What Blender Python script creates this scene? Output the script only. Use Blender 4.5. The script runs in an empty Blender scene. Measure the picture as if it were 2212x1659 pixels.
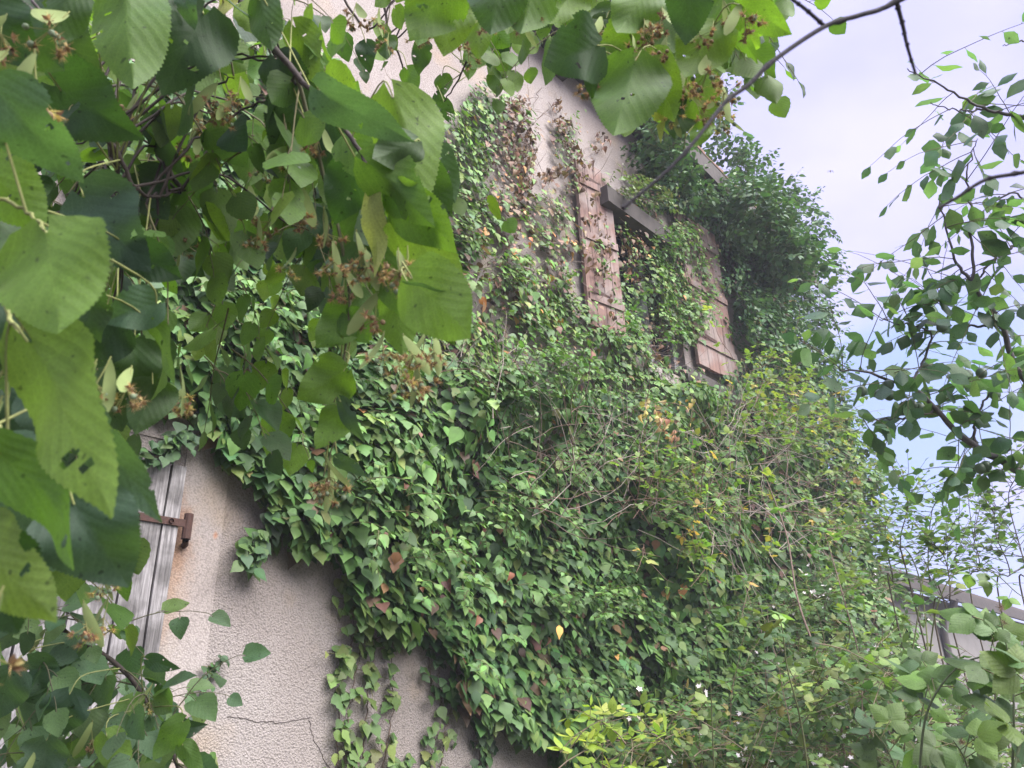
import bpy, math, random
import numpy as np
from mathutils import Vector, Matrix
random.seed(7); RNG = np.random.default_rng(11)
C = bpy.context.scene.collection
sc = bpy.context.scene

# ------------------------------------------------------------------ camera
F = 1650.0                      # focal length in units of a 2212 px wide picture
CAM = np.array([0.0, 0.0, 1.6])
up_c = np.array([-.0347, .909, -.415]); up_c /= np.linalg.norm(up_c)
r0 = np.array([up_c[1], -up_c[0], 0.0]); r0 /= np.linalg.norm(r0)
r1 = np.cross(up_c, r0)
R = np.array([r0, r1, up_c])    # camera -> world
cam_d = bpy.data.cameras.new('camera'); cam = bpy.data.objects.new('camera', cam_d); C.objects.link(cam)
cam_d.lens = F / 2212 * 36; cam_d.sensor_width = 36
cam_d.clip_start = .02; cam_d.clip_end = 2000
M4 = Matrix([list(R[0]) + [CAM[0]], list(R[1]) + [CAM[1]], list(R[2]) + [CAM[2]], [0, 0, 0, 1]])
cam.matrix_world = M4
cam_d.dof.use_dof = True; cam_d.dof.focus_distance = 3.4; cam_d.dof.aperture_fstop = 12
sc.camera = cam

# ------------------------------------------------------------------ world and sun
SUN_EL, SUN_AZ = math.radians(47), math.radians(126)      # azimuth clockwise from +Y
w = bpy.data.worlds.new('World'); sc.world = w; w.use_nodes = True
nt = w.node_tree; nt.nodes.clear()
def wn(t, **k):
    n = nt.nodes.new(t)
    for a, b in k.items(): setattr(n, a, b)
    return n
wo = wn('ShaderNodeOutputWorld'); bg = wn('ShaderNodeBackground'); sky = wn('ShaderNodeTexSky')
sky.sky_type = 'NISHITA'; sky.sun_disc = False; sky.sun_elevation = SUN_EL; sky.sun_rotation = SUN_AZ
tc = wn('ShaderNodeTexCoord'); mp = wn('ShaderNodeMapping'); mp.inputs['Scale'].default_value = (1.6, 1.6, 3.2)
mp.inputs['Location'].default_value = (.35, .1, .2)
no = wn('ShaderNodeTexNoise'); no.inputs['Scale'].default_value = 1.5; no.inputs['Detail'].default_value = 5; no.inputs['Roughness'].default_value = .45
no2 = wn('ShaderNodeTexNoise'); no2.inputs['Scale'].default_value = 2.3; no2.inputs['Detail'].default_value = 4
rp = wn('ShaderNodeValToRGB'); rp.color_ramp.elements[0].position = .34; rp.color_ramp.elements[1].position = .50
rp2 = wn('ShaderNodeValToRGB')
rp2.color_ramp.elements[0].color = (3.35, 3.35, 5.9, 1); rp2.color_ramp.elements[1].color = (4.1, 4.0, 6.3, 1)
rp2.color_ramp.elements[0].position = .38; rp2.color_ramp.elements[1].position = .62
mx = wn('ShaderNodeMix', data_type='RGBA')
# a thin gap in the cloud low in the sky
dv = wn('ShaderNodeVectorMath', operation='DISTANCE'); mr = wn('ShaderNodeMapRange')
L = nt.links.new
L(tc.outputs['Generated'], mp.inputs['Vector']); L(mp.outputs[0], no.inputs['Vector']); L(mp.outputs[0], no2.inputs['Vector'])
L(no2.outputs['Fac'], rp2.inputs[0])
L(tc.outputs['Generated'], dv.inputs[0])
gap = np.array([(2010 - 1106) / F, -(960 - 829.5) / F, -1.0]); gap = R @ (gap / np.linalg.norm(gap))
dv.inputs[1].default_value = tuple(gap)
mr.inputs['From Min'].default_value = .05; mr.inputs['From Max'].default_value = .24
mr.inputs['To Min'].default_value = -.16; mr.inputs['To Max'].default_value = .1
L(dv.outputs['Value'], mr.inputs['Value'])
ad = wn('ShaderNodeMath', operation='ADD'); L(no.outputs['Fac'], ad.inputs[0]); L(mr.outputs[0], ad.inputs[1])
L(ad.outputs[0], rp.inputs[0]); L(rp.outputs[0], mx.inputs[0])
sb = wn('ShaderNodeMix', data_type='RGBA'); sb.blend_type = 'MIX'; sb.inputs[0].default_value = .9
sb.inputs[7].default_value = (2.3, 3.1, 5.6, 1)
L(sky.outputs[0], sb.inputs[6]); L(sb.outputs[2], mx.inputs[6]); L(rp2.outputs[0], mx.inputs[7])

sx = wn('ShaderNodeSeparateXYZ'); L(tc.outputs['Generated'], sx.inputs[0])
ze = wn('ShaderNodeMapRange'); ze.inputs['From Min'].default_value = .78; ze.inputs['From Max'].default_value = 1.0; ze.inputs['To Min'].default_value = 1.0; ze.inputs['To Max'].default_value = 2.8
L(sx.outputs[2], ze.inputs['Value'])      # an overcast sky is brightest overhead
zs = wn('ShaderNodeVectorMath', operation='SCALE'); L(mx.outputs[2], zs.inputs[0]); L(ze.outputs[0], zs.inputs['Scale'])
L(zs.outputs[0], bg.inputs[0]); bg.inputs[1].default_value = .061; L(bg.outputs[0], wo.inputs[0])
sd = bpy.data.lights.new('sun', 'SUN'); so = bpy.data.objects.new('sun', sd); C.objects.link(so)
sd.energy = 3.5; sd.angle = math.radians(68); sd.color = (1, .96, .9)
sv = Vector((math.sin(SUN_AZ) * math.cos(SUN_EL), math.cos(SUN_AZ) * math.cos(SUN_EL), math.sin(SUN_EL)))
so.rotation_euler = sv.to_track_quat('Z', 'Y').to_euler()
sc.view_settings.view_transform = 'Standard'; sc.view_settings.look = 'None'
sc.view_settings.exposure = 1.85; sc.view_settings.gamma = 1
sc.cycles.max_bounces = 8; sc.cycles.transmission_bounces = 5; sc.cycles.diffuse_bounces = 4

# ------------------------------------------------------------------ picture <-> place
def ray(x, y):
    v = np.array([(x - 1106) / F, -(y - 829.5) / F, -1.0]); return R @ v
def at(x, y, dep): return CAM + ray(x, y) * dep            # dep: metres along the view axis
def proj(P):
    q = (np.atleast_2d(P) - CAM) @ R
    z = np.maximum(-q[:, 2], 1e-3)
    return q[:, 0] / z * F + 1106, -q[:, 1] / z * F + 829.5, -q[:, 2]
ANG = math.radians(43)
WD = np.array([math.sin(ANG), math.cos(ANG), 0.0]); WN = np.array([WD[1], -WD[0], 0.0])   # along the wall, out of the wall
W0 = np.array([-.81, 2.89, 0.0])
def wp(s, z, o=0.0): return W0 + WD * s + WN * o + np.array([0, 0, z])
def hit(x, y, o=0.0):
    r = ray(x, y); p0 = W0 + WN * o
    t = np.dot(p0 - CAM, WN) / np.dot(r, WN); p = CAM + r * t
    return float(np.dot(p - W0, WD)), float(p[2])
def hp(x, y, o=0.0):
    s, z = hit(x, y, o); return wp(s, z, o)

# ------------------------------------------------------------------ noise
def _h(ix, iy, s):
    n = (ix * 374761393 + iy * 668265263 + s * 1442695041) & 0x7fffffff
    n = ((n ^ (n >> 13)) * 1274126177) & 0x7fffffff
    return ((n ^ (n >> 16)) & 0xffff) / 65535.0
def vn(x, y, s=0):
    x = np.asarray(x, float); y = np.asarray(y, float)
    ix = np.floor(x).astype(np.int64); iy = np.floor(y).astype(np.int64)
    fx = x - ix; fy = y - iy; fx = fx * fx * (3 - 2 * fx); fy = fy * fy * (3 - 2 * fy)
    a = _h(ix, iy, s); b = _h(ix + 1, iy, s); c = _h(ix, iy + 1, s); d = _h(ix + 1, iy + 1, s)
    return (a * (1 - fx) + b * fx) * (1 - fy) + (c * (1 - fx) + d * fx) * fy
def fbm(x, y, s=0): return vn(x, y, s) * .55 + vn(x * 2.1, y * 2.1, s + 1) * .3 + vn(x * 4.3, y * 4.3, s + 2) * .15
def inpoly(x, y, poly):
    r = np.zeros(np.shape(x), bool); n = len(poly)
    for i in range(n):
        x1, y1 = poly[i]; x2, y2 = poly[(i + 1) % n]
        c = ((y1 > y) != (y2 > y)) & (x < (x2 - x1) * (y - y1) / ((y2 - y1) or 1e-9) + x1)
        r ^= c
    return r

# ------------------------------------------------------------------ mesh helpers
class Geo:
    def __init__(s): s.v = []; s.f3 = []; s.f4 = []; s.t = []; s.uv = []; s.n = 0
    def add(s, v, f, tint=None, uv=None):
        v = np.asarray(v, float).reshape(-1, 3); f = np.asarray(f)
        s.v.append(v)
        (s.f3 if f.shape[1] == 3 else s.f4).append(f + s.n)
        s.t.append(np.broadcast_to(np.asarray(tint if tint is not None else (1, 1, 1), float), (len(v), 3)))
        s.uv.append(uv if uv is not None else np.zeros((len(v), 2))); s.n += len(v)
    def build(s, name, mat, parent=None, smooth=True):
        me = bpy.data.meshes.new(name)
        if s.n:
            v = np.concatenate(s.v)
            if parent is not None: v = v - np.array(parent.matrix_basis.translation if parent.parent is None else (parent.matrix_basis.translation + parent.parent.matrix_basis.translation))
            f3 = np.concatenate(s.f3) if s.f3 else np.zeros((0, 3), int); f4 = np.concatenate(s.f4) if s.f4 else np.zeros((0, 4), int)
            me.vertices.add(len(v)); me.vertices.foreach_set('co', v.ravel().astype(np.float32))
            li = np.concatenate([f3.ravel(), f4.ravel()]).astype(np.int32)
            me.loops.add(len(li)); me.loops.foreach_set('vertex_index', li)
            st = np.concatenate([np.arange(len(f3)) * 3, len(f3) * 3 + np.arange(len(f4)) * 4]).astype(np.int32)
            me.polygons.add(len(st)); me.polygons.foreach_set('loop_start', st)
            me.polygons.foreach_set('use_smooth', np.full(len(st), smooth))
            me.update(calc_edges=True)
            a = me.attributes.new('tint', 'FLOAT_COLOR', 'POINT')
            c = np.ones((len(v), 4), np.float32); c[:, :3] = np.concatenate(s.t); a.data.foreach_set('color', c.ravel())
            a = me.attributes.new('leafuv', 'FLOAT_VECTOR', 'POINT')
            c = np.zeros((len(v), 3), np.float32); c[:, :2] = np.concatenate(s.uv); a.data.foreach_set('vector', c.ravel())
        me.materials.append(mat)
        o = bpy.data.objects.new(name, me); C.objects.link(o)
        if parent is not None: o.parent = parent
        return o
def nrm(v): v = np.asarray(v, float); return v / (np.linalg.norm(v, axis=-1, keepdims=True) + 1e-9)
def tube(g, pts, rad, k=6, tint=None):
    pts = np.asarray(pts, float); n = len(pts)
    rad = np.broadcast_to(np.asarray(rad, float), (n,))
    T = nrm(np.gradient(pts, axis=0)); ref = np.array([.3, .2, 1.0]) if abs(T[0][2]) < .9 else np.array([1.0, .3, 0])
    A = nrm(np.cross(T, ref)); B = np.cross(T, A)
    th = np.arange(k) / k * 2 * math.pi
    V = pts[:, None, :] + rad[:, None, None] * (A[:, None, :] * np.cos(th)[None, :, None] + B[:, None, :] * np.sin(th)[None, :, None])
    i = np.arange(n - 1)[:, None] * k + np.arange(k)[None, :]; j = np.arange(n - 1)[:, None] * k + (np.arange(k)[None, :] + 1) % k
    f = np.stack([i, j, j + k, i + k], -1).reshape(-1, 4)
    g.add(V.reshape(-1, 3), f, tint)
def smooth_line(ctrl, n=20):
    c = np.asarray(ctrl, float)
    if len(c) < 3:
        t = np.linspace(0, 1, n)[:, None]; return c[0] * (1 - t) + c[-1] * t
    t = np.linspace(0, len(c) - 1, n); out = []
    for u in t:
        i = min(int(u), len(c) - 2); f = u - i
        p0, p1, p2, p3 = c[max(i - 1, 0)], c[i], c[i + 1], c[min(i + 2, len(c) - 1)]
        out.append(.5 * (2 * p1 + (p2 - p0) * f + (2 * p0 - 5 * p1 + 4 * p2 - p3) * f * f + (3 * p1 - p0 - 3 * p2 + p3) * f ** 3))
    return np.array(out)
def boxw(g, s0, s1, z0, z1, o0, o1, tint=None, sk=None):
    """a box laid along the wall (s, z, o)"""
    v = [wp(s, z, o) for s in (s0, s1) for z in (z0, z1) for o in (o0, o1)]
    g.add(v, [[0, 1, 3, 2], [4, 6, 7, 5], [0, 4, 5, 1], [2, 3, 7, 6], [0, 2, 6, 4], [1, 5, 7, 3]], tint)
def prismw(g, poly, o0, o1, tint=None):
    """an outline of (s, z) points on the wall given a thickness"""
    n = len(poly); v = [wp(a, b, o1) for a, b in poly] + [wp(a, b, o0) for a, b in poly]
    g.add(v, [[i, (i + 1) % n, n + (i + 1) % n, n + i] for i in range(n)], tint)
    if n == 4: g.add(v, [[0, 1, 2, 3], [7, 6, 5, 4]], tint)
    else:
        c = np.mean(v[:n], 0); g.add(list(v[:n]) + [c], [[i, (i + 1) % n, n] for i in range(n)], tint)

# leaf templates: local y runs base->tip (0..1), x across, z is the upper face
def leaf_tmpl(wfun, nst=6, ncol=1, back=0.0, serr=0, lobes=None):
    """returns verts, quads, uv; wfun(t) = half width"""
    ts = np.linspace(0, 1, nst); V = []; U = []
    cols = np.linspace(-1, 1, 2 * ncol + 1)
    for k, t in enumerate(ts):
        hw = wfun(t)
        for c in cols:
            x = c * hw
            y = t - back * (c * c) * max(0, 1 - t * 3.2)
            if abs(c) == 1 and serr and 0 < k < nst - 1 and k % 2: x *= 1 + serr; y += .012
            V.append((x, y, 0)); U.append((c * hw * 2, y))
    n = 2 * ncol + 1
    Q = [[k * n + j, k * n + j + 1, (k + 1) * n + j + 1, (k + 1) * n + j] for k in range(nst - 1) for j in range(n - 1)]
    return np.array(V), np.array(Q), np.array(U)
def W(pts):
    xs, ys = zip(*pts); return lambda t: float(np.interp(t, xs, ys))
ivy_heart = leaf_tmpl(W([(0, .02), (.04, .22), (.12, .39), (.24, .455), (.37, .43), (.5, .34), (.62, .245), (.75, .15), (.88, .06), (1, .005)]), 9, 1, .17)
ivy_lobe = leaf_tmpl(W([(0, .03), (.10, .34), (.25, .54), (.34, .42), (.50, .27), (.60, .34), (.68, .26), (1, .005)]), 9, 1, .2)
ivy_adult = leaf_tmpl(W([(0, .02), (.12, .22), (.3, .34), (.5, .31), (.75, .15), (.88, .06), (1, .005)]), 8, 1, .02)
def lw(t): return np.interp(t, [0, .03, .10, .22, .38, .55, .70, .82, .90, .95, 1], [.05, .26, .42, .48, .455, .375, .28, .18, .10, .05, .003])
linden_hi = leaf_tmpl(lambda t: float(lw(t)), 57, 9, .15, .05)
linden_lo = leaf_tmpl(lambda t: float(lw(t)), 13, 2, .15, .05)
ovate = leaf_tmpl(W([(0, .02), (.12, .16), (.32, .29), (.52, .29), (.75, .17), (.92, .05), (1, .004)]), 8, 1, 0)
plumleaf = leaf_tmpl(W([(0, .02), (.15, .17), (.38, .31), (.6, .31), (.8, .18), (.93, .05), (1, .004)]), 9, 2, 0, .06)
brleaf = leaf_tmpl(W([(0, .05), (.10, .24), (.3, .37), (.5, .35), (.75, .2), (.92, .06), (1, .004)]), 9, 1, .06, .1)
brleaf_hi = leaf_tmpl(lambda t: float(np.interp(t, [0, .10, .3, .5, .75, .92, 1], [.05, .24, .38, .36, .2, .06, .004])), 25, 3, .06, .06)
bract = leaf_tmpl(W([(0, .03), (.2, .09), (.5, .12), (.8, .12), (.95, .07), (1, .03)]), 8, 1, 0)
straw = leaf_tmpl(W([(0, .02), (.3, .04), (1, .004)]), 5, 1, 0)

def leaves(g, tm, pos, axis, normal, size, tint, curl=-.18, fold=-.25, wave=0.0):
    """many leaves in one go: axis = base->tip, normal = upper face"""
    V, Q, U = tm; pos = np.atleast_2d(pos); k = len(pos)
    axis = nrm(np.broadcast_to(axis, (k, 3))); normal = np.broadcast_to(normal, (k, 3))
    xa = nrm(np.cross(axis, normal)); na = np.cross(xa, axis)
    size = np.broadcast_to(size, (k,)); curl = np.broadcast_to(curl, (k,)); fold = np.broadcast_to(fold, (k,))
    x, y = V[:, 0], V[:, 1]
    z = curl[:, None] * (y ** 2)[None] - fold[:, None] * np.abs(x)[None] * 1.0
    if wave:
        ph = RNG.uniform(0, 6.28, (k, 1))
        z = z + wave * np.sin(ph + y[None] * 7 + x[None] * 3) * (.3 + 2 * np.abs(x)[None])
    W_ = (xa[:, None, :] * x[None, :, None] + axis[:, None, :] * y[None, :, None] + na[:, None, :] * z[:, :, None]) * size[:, None, None] + pos[:, None, :]
    nV = len(V); F4 = (Q[None] + (np.arange(k) * nV)[:, None, None]).reshape(-1, 4)
    tint = np.broadcast_to(tint, (k, 3))
    g.add(W_.reshape(-1, 3), F4, np.repeat(tint, nV, 0), np.tile(U, (k, 1)))
def tints(k, cols, wts, jit=.18):
    cols = np.array(cols); i = RNG.choice(len(cols), k, p=np.array(wts) / sum(wts))
    return np.clip(cols[i] * RNG.normal(1, jit, (k, 1)) * RNG.normal(1, jit * .3, (k, 3)), .004, .9)

# ------------------------------------------------------------------ materials
def newmat(name):
    m = bpy.data.materials.new(name); m.use_nodes = True; t = m.node_tree; t.nodes.clear()
    return m, t, (lambda ty, **k: mk(t, ty, k)), t.links.new
def mk(t, ty, k):
    n = t.nodes.new(ty)
    for a, b in k.items():
        if a.startswith('_'): n.inputs[a[1:].replace('_', ' ')].default_value = b
        else: setattr(n, a, b)
    return n
def leaf_mat(name, transl=.35, rough=.45, vein=0.0, tcol=(1.5, 1.6, .7), spec=.5, nveins=7, back=None):
    m, t, N, L = newmat(name)
    o = N('ShaderNodeOutputMaterial'); pr = N('ShaderNodeBsdfPrincipled', _Roughness=rough)
    pr.inputs['Specular IOR Level'].default_value = spec
    at_ = N('ShaderNodeAttribute', attribute_name='tint'); tcn = N('ShaderNodeNewGeometry')
    ns = N('ShaderNodeTexNoise', _Scale=38.0, _Detail=3.0); L(tcn.outputs['Position'], ns.inputs['Vector'])
    mr = N('ShaderNodeMapRange', _To_Min=.68, _To_Max=1.32); L(ns.outputs['Fac'], mr.inputs['Value'])
    mul = N('ShaderNodeVectorMath', operation='SCALE'); L(at_.outputs['Color'], mul.inputs[0]); L(mr.outputs[0], mul.inputs['Scale'])
    col = mul.outputs[0]
    if vein:
        uv = N('ShaderNodeAttribute', attribute_name='leafuv'); sp = N('ShaderNodeSeparateXYZ'); L(uv.outputs['Vector'], sp.inputs[0])
        ab = N('ShaderNodeMath', operation='ABSOLUTE'); L(sp.outputs[0], ab.inputs[0])
        a1 = N('ShaderNodeMath', operation='MULTIPLY'); L(ab.outputs[0], a1.inputs[0]); a1.inputs[1].default_value = -.62
        a2 = N('ShaderNodeMath', operation='ADD'); L(sp.outputs[1], a2.inputs[0]); L(a1.outputs[0], a2.inputs[1])
        vn_ = N('ShaderNodeTexNoise', _Scale=26.0, _Detail=2.0); L(tcn.outputs['Position'], vn_.inputs['Vector'])
        vm = N('ShaderNodeMath', operation='MULTIPLY_ADD'); L(vn_.outputs['Fac'], vm.inputs[0]); vm.inputs[1].default_value = .13; L(a2.outputs[0], vm.inputs[2])
        a3 = N('ShaderNodeMath', operation='MULTIPLY'); L(vm.outputs[0], a3.inputs[0]); a3.inputs[1].default_value = nveins
        pp = N('ShaderNodeMath', operation='PINGPONG'); L(a3.outputs[0], pp.inputs[0]); pp.inputs[1].default_value = .5
        v1 = N('ShaderNodeMapRange', _From_Min=.0, _From_Max=.09, _To_Min=1.0, _To_Max=0.0); L(pp.outputs[0], v1.inputs['Value'])
        v2 = N('ShaderNodeMapRange', _From_Min=.0, _From_Max=.022, _To_Min=1.0, _To_Max=0.0); L(ab.outputs[0], v2.inputs['Value'])
        mxv = N('ShaderNodeMath', operation='MAXIMUM'); L(v1.outputs[0], mxv.inputs[0]); L(v2.outputs[0], mxv.inputs[1])
        sc_ = N('ShaderNodeMath', operation='MULTIPLY'); L(mxv.outputs[0], sc_.inputs[0]); sc_.inputs[1].default_value = vein
        mixc = N('ShaderNodeMix', data_type='RGBA'); L(sc_.outputs[0], mixc.inputs[0]); L(col, mixc.inputs[6])
        br = N('ShaderNodeVectorMath', operation='MULTIPLY'); L(col, br.inputs[0]); br.inputs[1].default_value = (1.9, 1.65, 1.9)
        L(br.outputs[0], mixc.inputs[7]); col = mixc.outputs[2]
        vd = N('ShaderNodeTexVoronoi', _Scale=260.0); vd.feature = 'DISTANCE_TO_EDGE'; L(tcn.outputs['Position'], vd.inputs['Vector'])
        vr = N('ShaderNodeMapRange', _From_Min=0.0, _From_Max=.12, _To_Min=1.16, _To_Max=.95); L(vd.outputs['Distance'], vr.inputs['Value'])
        sp2 = N('ShaderNodeTexNoise', _Scale=150.0, _Detail=1.0); L(tcn.outputs['Position'], sp2.inputs['Vector'])
        sr2 = N('ShaderNodeMapRange', _From_Min=.70, _From_Max=.76, _To_Min=1.0, _To_Max=.45); L(sp2.outputs['Fac'], sr2.inputs['Value'])
        vm2 = N('ShaderNodeMath', operation='MULTIPLY'); L(vr.outputs[0], vm2.inputs[0]); L(sr2.outputs[0], vm2.inputs[1])
        vs2 = N('ShaderNodeVectorMath', operation='SCALE'); L(col, vs2.inputs[0]); L(vm2.outputs[0], vs2.inputs['Scale']); col = vs2.outputs[0]
        vf = N('ShaderNodeTexVoronoi', _Scale=420.0); L(tcn.outputs['Position'], vf.inputs['Vector'])
        sm = N('ShaderNodeMath', operation='MULTIPLY_ADD'); L(vf.outputs['Distance'], sm.inputs[0]); sm.inputs[1].default_value = .25; L(pp.outputs[0], sm.inputs[2])
        bp = N('ShaderNodeBump', _Strength=.22, _Distance=.0025); L(sm.outputs[0], bp.inputs['Height']); L(bp.outputs[0], pr.inputs['Normal'])
    if back:
        mb = N('ShaderNodeMix', data_type='RGBA'); L(tcn.outputs['Backfacing'], mb.inputs[0]); L(col, mb.inputs[6])
        bm = N('ShaderNodeVectorMath', operation='MULTIPLY'); L(col, bm.inputs[0]); bm.inputs[1].default_value = back; L(bm.outputs[0], mb.inputs[7]); col = mb.outputs[2]
    L(col, pr.inputs['Base Color'])
    tr = N('ShaderNodeBsdfTranslucent'); tm = N('ShaderNodeVectorMath', operation='MULTIPLY'); L(col, tm.inputs[0]); tm.inputs[1].default_value = tcol
    L(tm.outputs[0], tr.inputs['Color'])
    ms = N('ShaderNodeMixShader', _Fac=transl); L(pr.outputs[0], ms.inputs[1]); L(tr.outputs[0], ms.inputs[2]); L(ms.outputs[0], o.inputs[0])
    return m
def simple_mat(name, col, rough=.8, nscale=20.0, var=.3, bump=0.0, tint=False, stretch=(1, 1, 1), dist=.004, metal=0.0, col2=None):
    m, t, N, L = newmat(name)
    o = N('ShaderNodeOutputMaterial'); pr = N('ShaderNodeBsdfPrincipled', _Roughness=rough, _Metallic=metal); L(pr.outputs[0], o.inputs[0])
    g = N('ShaderNodeNewGeometry'); mp = N('ShaderNodeMapping'); mp.inputs['Scale'].default_value = stretch; L(g.outputs['Position'], mp.inputs[0])
    ns = N('ShaderNodeTexNoise', _Scale=nscale, _Detail=6.0, _Roughness=.65); L(mp.outputs[0], ns.inputs['Vector'])
    mr = N('ShaderNodeMapRange', _From_Min=.25, _From_Max=.75, _To_Min=1 - var, _To_Max=1 + var); L(ns.outputs['Fac'], mr.inputs['Value'])
    s = N('ShaderNodeVectorMath', operation='SCALE'); L(mr.outputs[0], s.inputs['Scale'])
    if tint: a = N('ShaderNodeAttribute', attribute_name='tint'); L(a.outputs['Color'], s.inputs[0])
    elif col2:
        n2 = N('ShaderNodeTexNoise', _Scale=nscale * .23, _Detail=5.0); L(g.outputs['Position'], n2.inputs['Vector'])
        r2 = N('ShaderNodeMapRange', _From_Min=.42, _From_Max=.58); L(n2.outputs['Fac'], r2.inputs['Value'])
        mc = N('ShaderNodeMix', data_type='RGBA'); mc.inputs[6].default_value = (*col, 1); mc.inputs[7].default_value = (*col2, 1)
        L(r2.outputs[0], mc.inputs[0]); L(mc.outputs[2], s.inputs[0])
    else: s.inputs[0].default_value = col
    L(s.outputs[0], pr.inputs['Base Color'])
    if bump:
        b = N('ShaderNodeBump', _Strength=bump, _Distance=dist); L(ns.outputs['Fac'], b.inputs['Height']); L(b.outputs[0], pr.inputs['Normal'])
    return m
M_ivy = leaf_mat('ivy_leaf', .2, .5, 0, (1.3, 1.5, .6), .35)
M_linden = leaf_mat('linden_leaf', .45, .55, .22, (1.45, 1.6, .45), .35, 6, (1.12, 1.1, 1.0))
M_plum = leaf_mat('plum_leaf', .5, .42, .25, (1.4, 1.5, .6), .4, 8)
M_bram = leaf_mat('bramble_leaf', .38, .5, .25, (1.4, 1.5, .6), .35, 6)
M_bark = simple_mat('bark', (.07, .05, .04), .85, 60, .4, .6, True)
M_flower = leaf_mat('blossom', .25, .7, 0, (1.2, 1.2, 1.0), .2)
M_wood = simple_mat('weathered_wood', (.12, .112, .112), .85, 42, .75, .8, False, (3.2, 3.2, .16), .004, 0, (.27, .255, .26))
M_redwood = simple_mat('faded_red_shutter', (.20, .12, .10), .85, 24, .35, .7, False, (3.0, 3.0, .16), .004, 0, (.24, .19, .175))
M_rust = simple_mat('rusty_iron', (.06, .028, .022), .85, 60, .4, .5)
M_fascia = simple_mat('brown_board', (.05, .042, .038), .8, 25, .4, .4, False, (1, 1, .4))
M_tile = simple_mat('roof_tile', (.16, .09, .06), .85, 12, .4, .6)
M_frame = simple_mat('peeling_white_frame', (.42, .42, .45), .7, 25, .3, .3)
M_dark = simple_mat('dark_inside', (.02, .02, .024), .9, 5, .2)
M_ground = simple_mat('earth', (.07, .06, .04), .95, 3, .4, .5)
M_shedwall = simple_mat('shed_render', (.17, .16, .155), .9, 6, .15, .1)
M_shedroof = simple_mat('shed_roof', (.075, .06, .055), .9, 8, .25, .2)
M_line = simple_mat('crack_dark', (.08, .065, .06), .95, 40, .2)
def glass_mat():
    m, t, N, L = newmat('old_glass'); o = N('ShaderNodeOutputMaterial'); p = N('ShaderNodeBsdfPrincipled', _Roughness=.15)
    p.inputs['Base Color'].default_value = (.02, .025, .035, 1); p.inputs['Specular IOR Level'].default_value = .6; L(p.outputs[0], o.inputs[0]); return m
M_glass = glass_mat()

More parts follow.
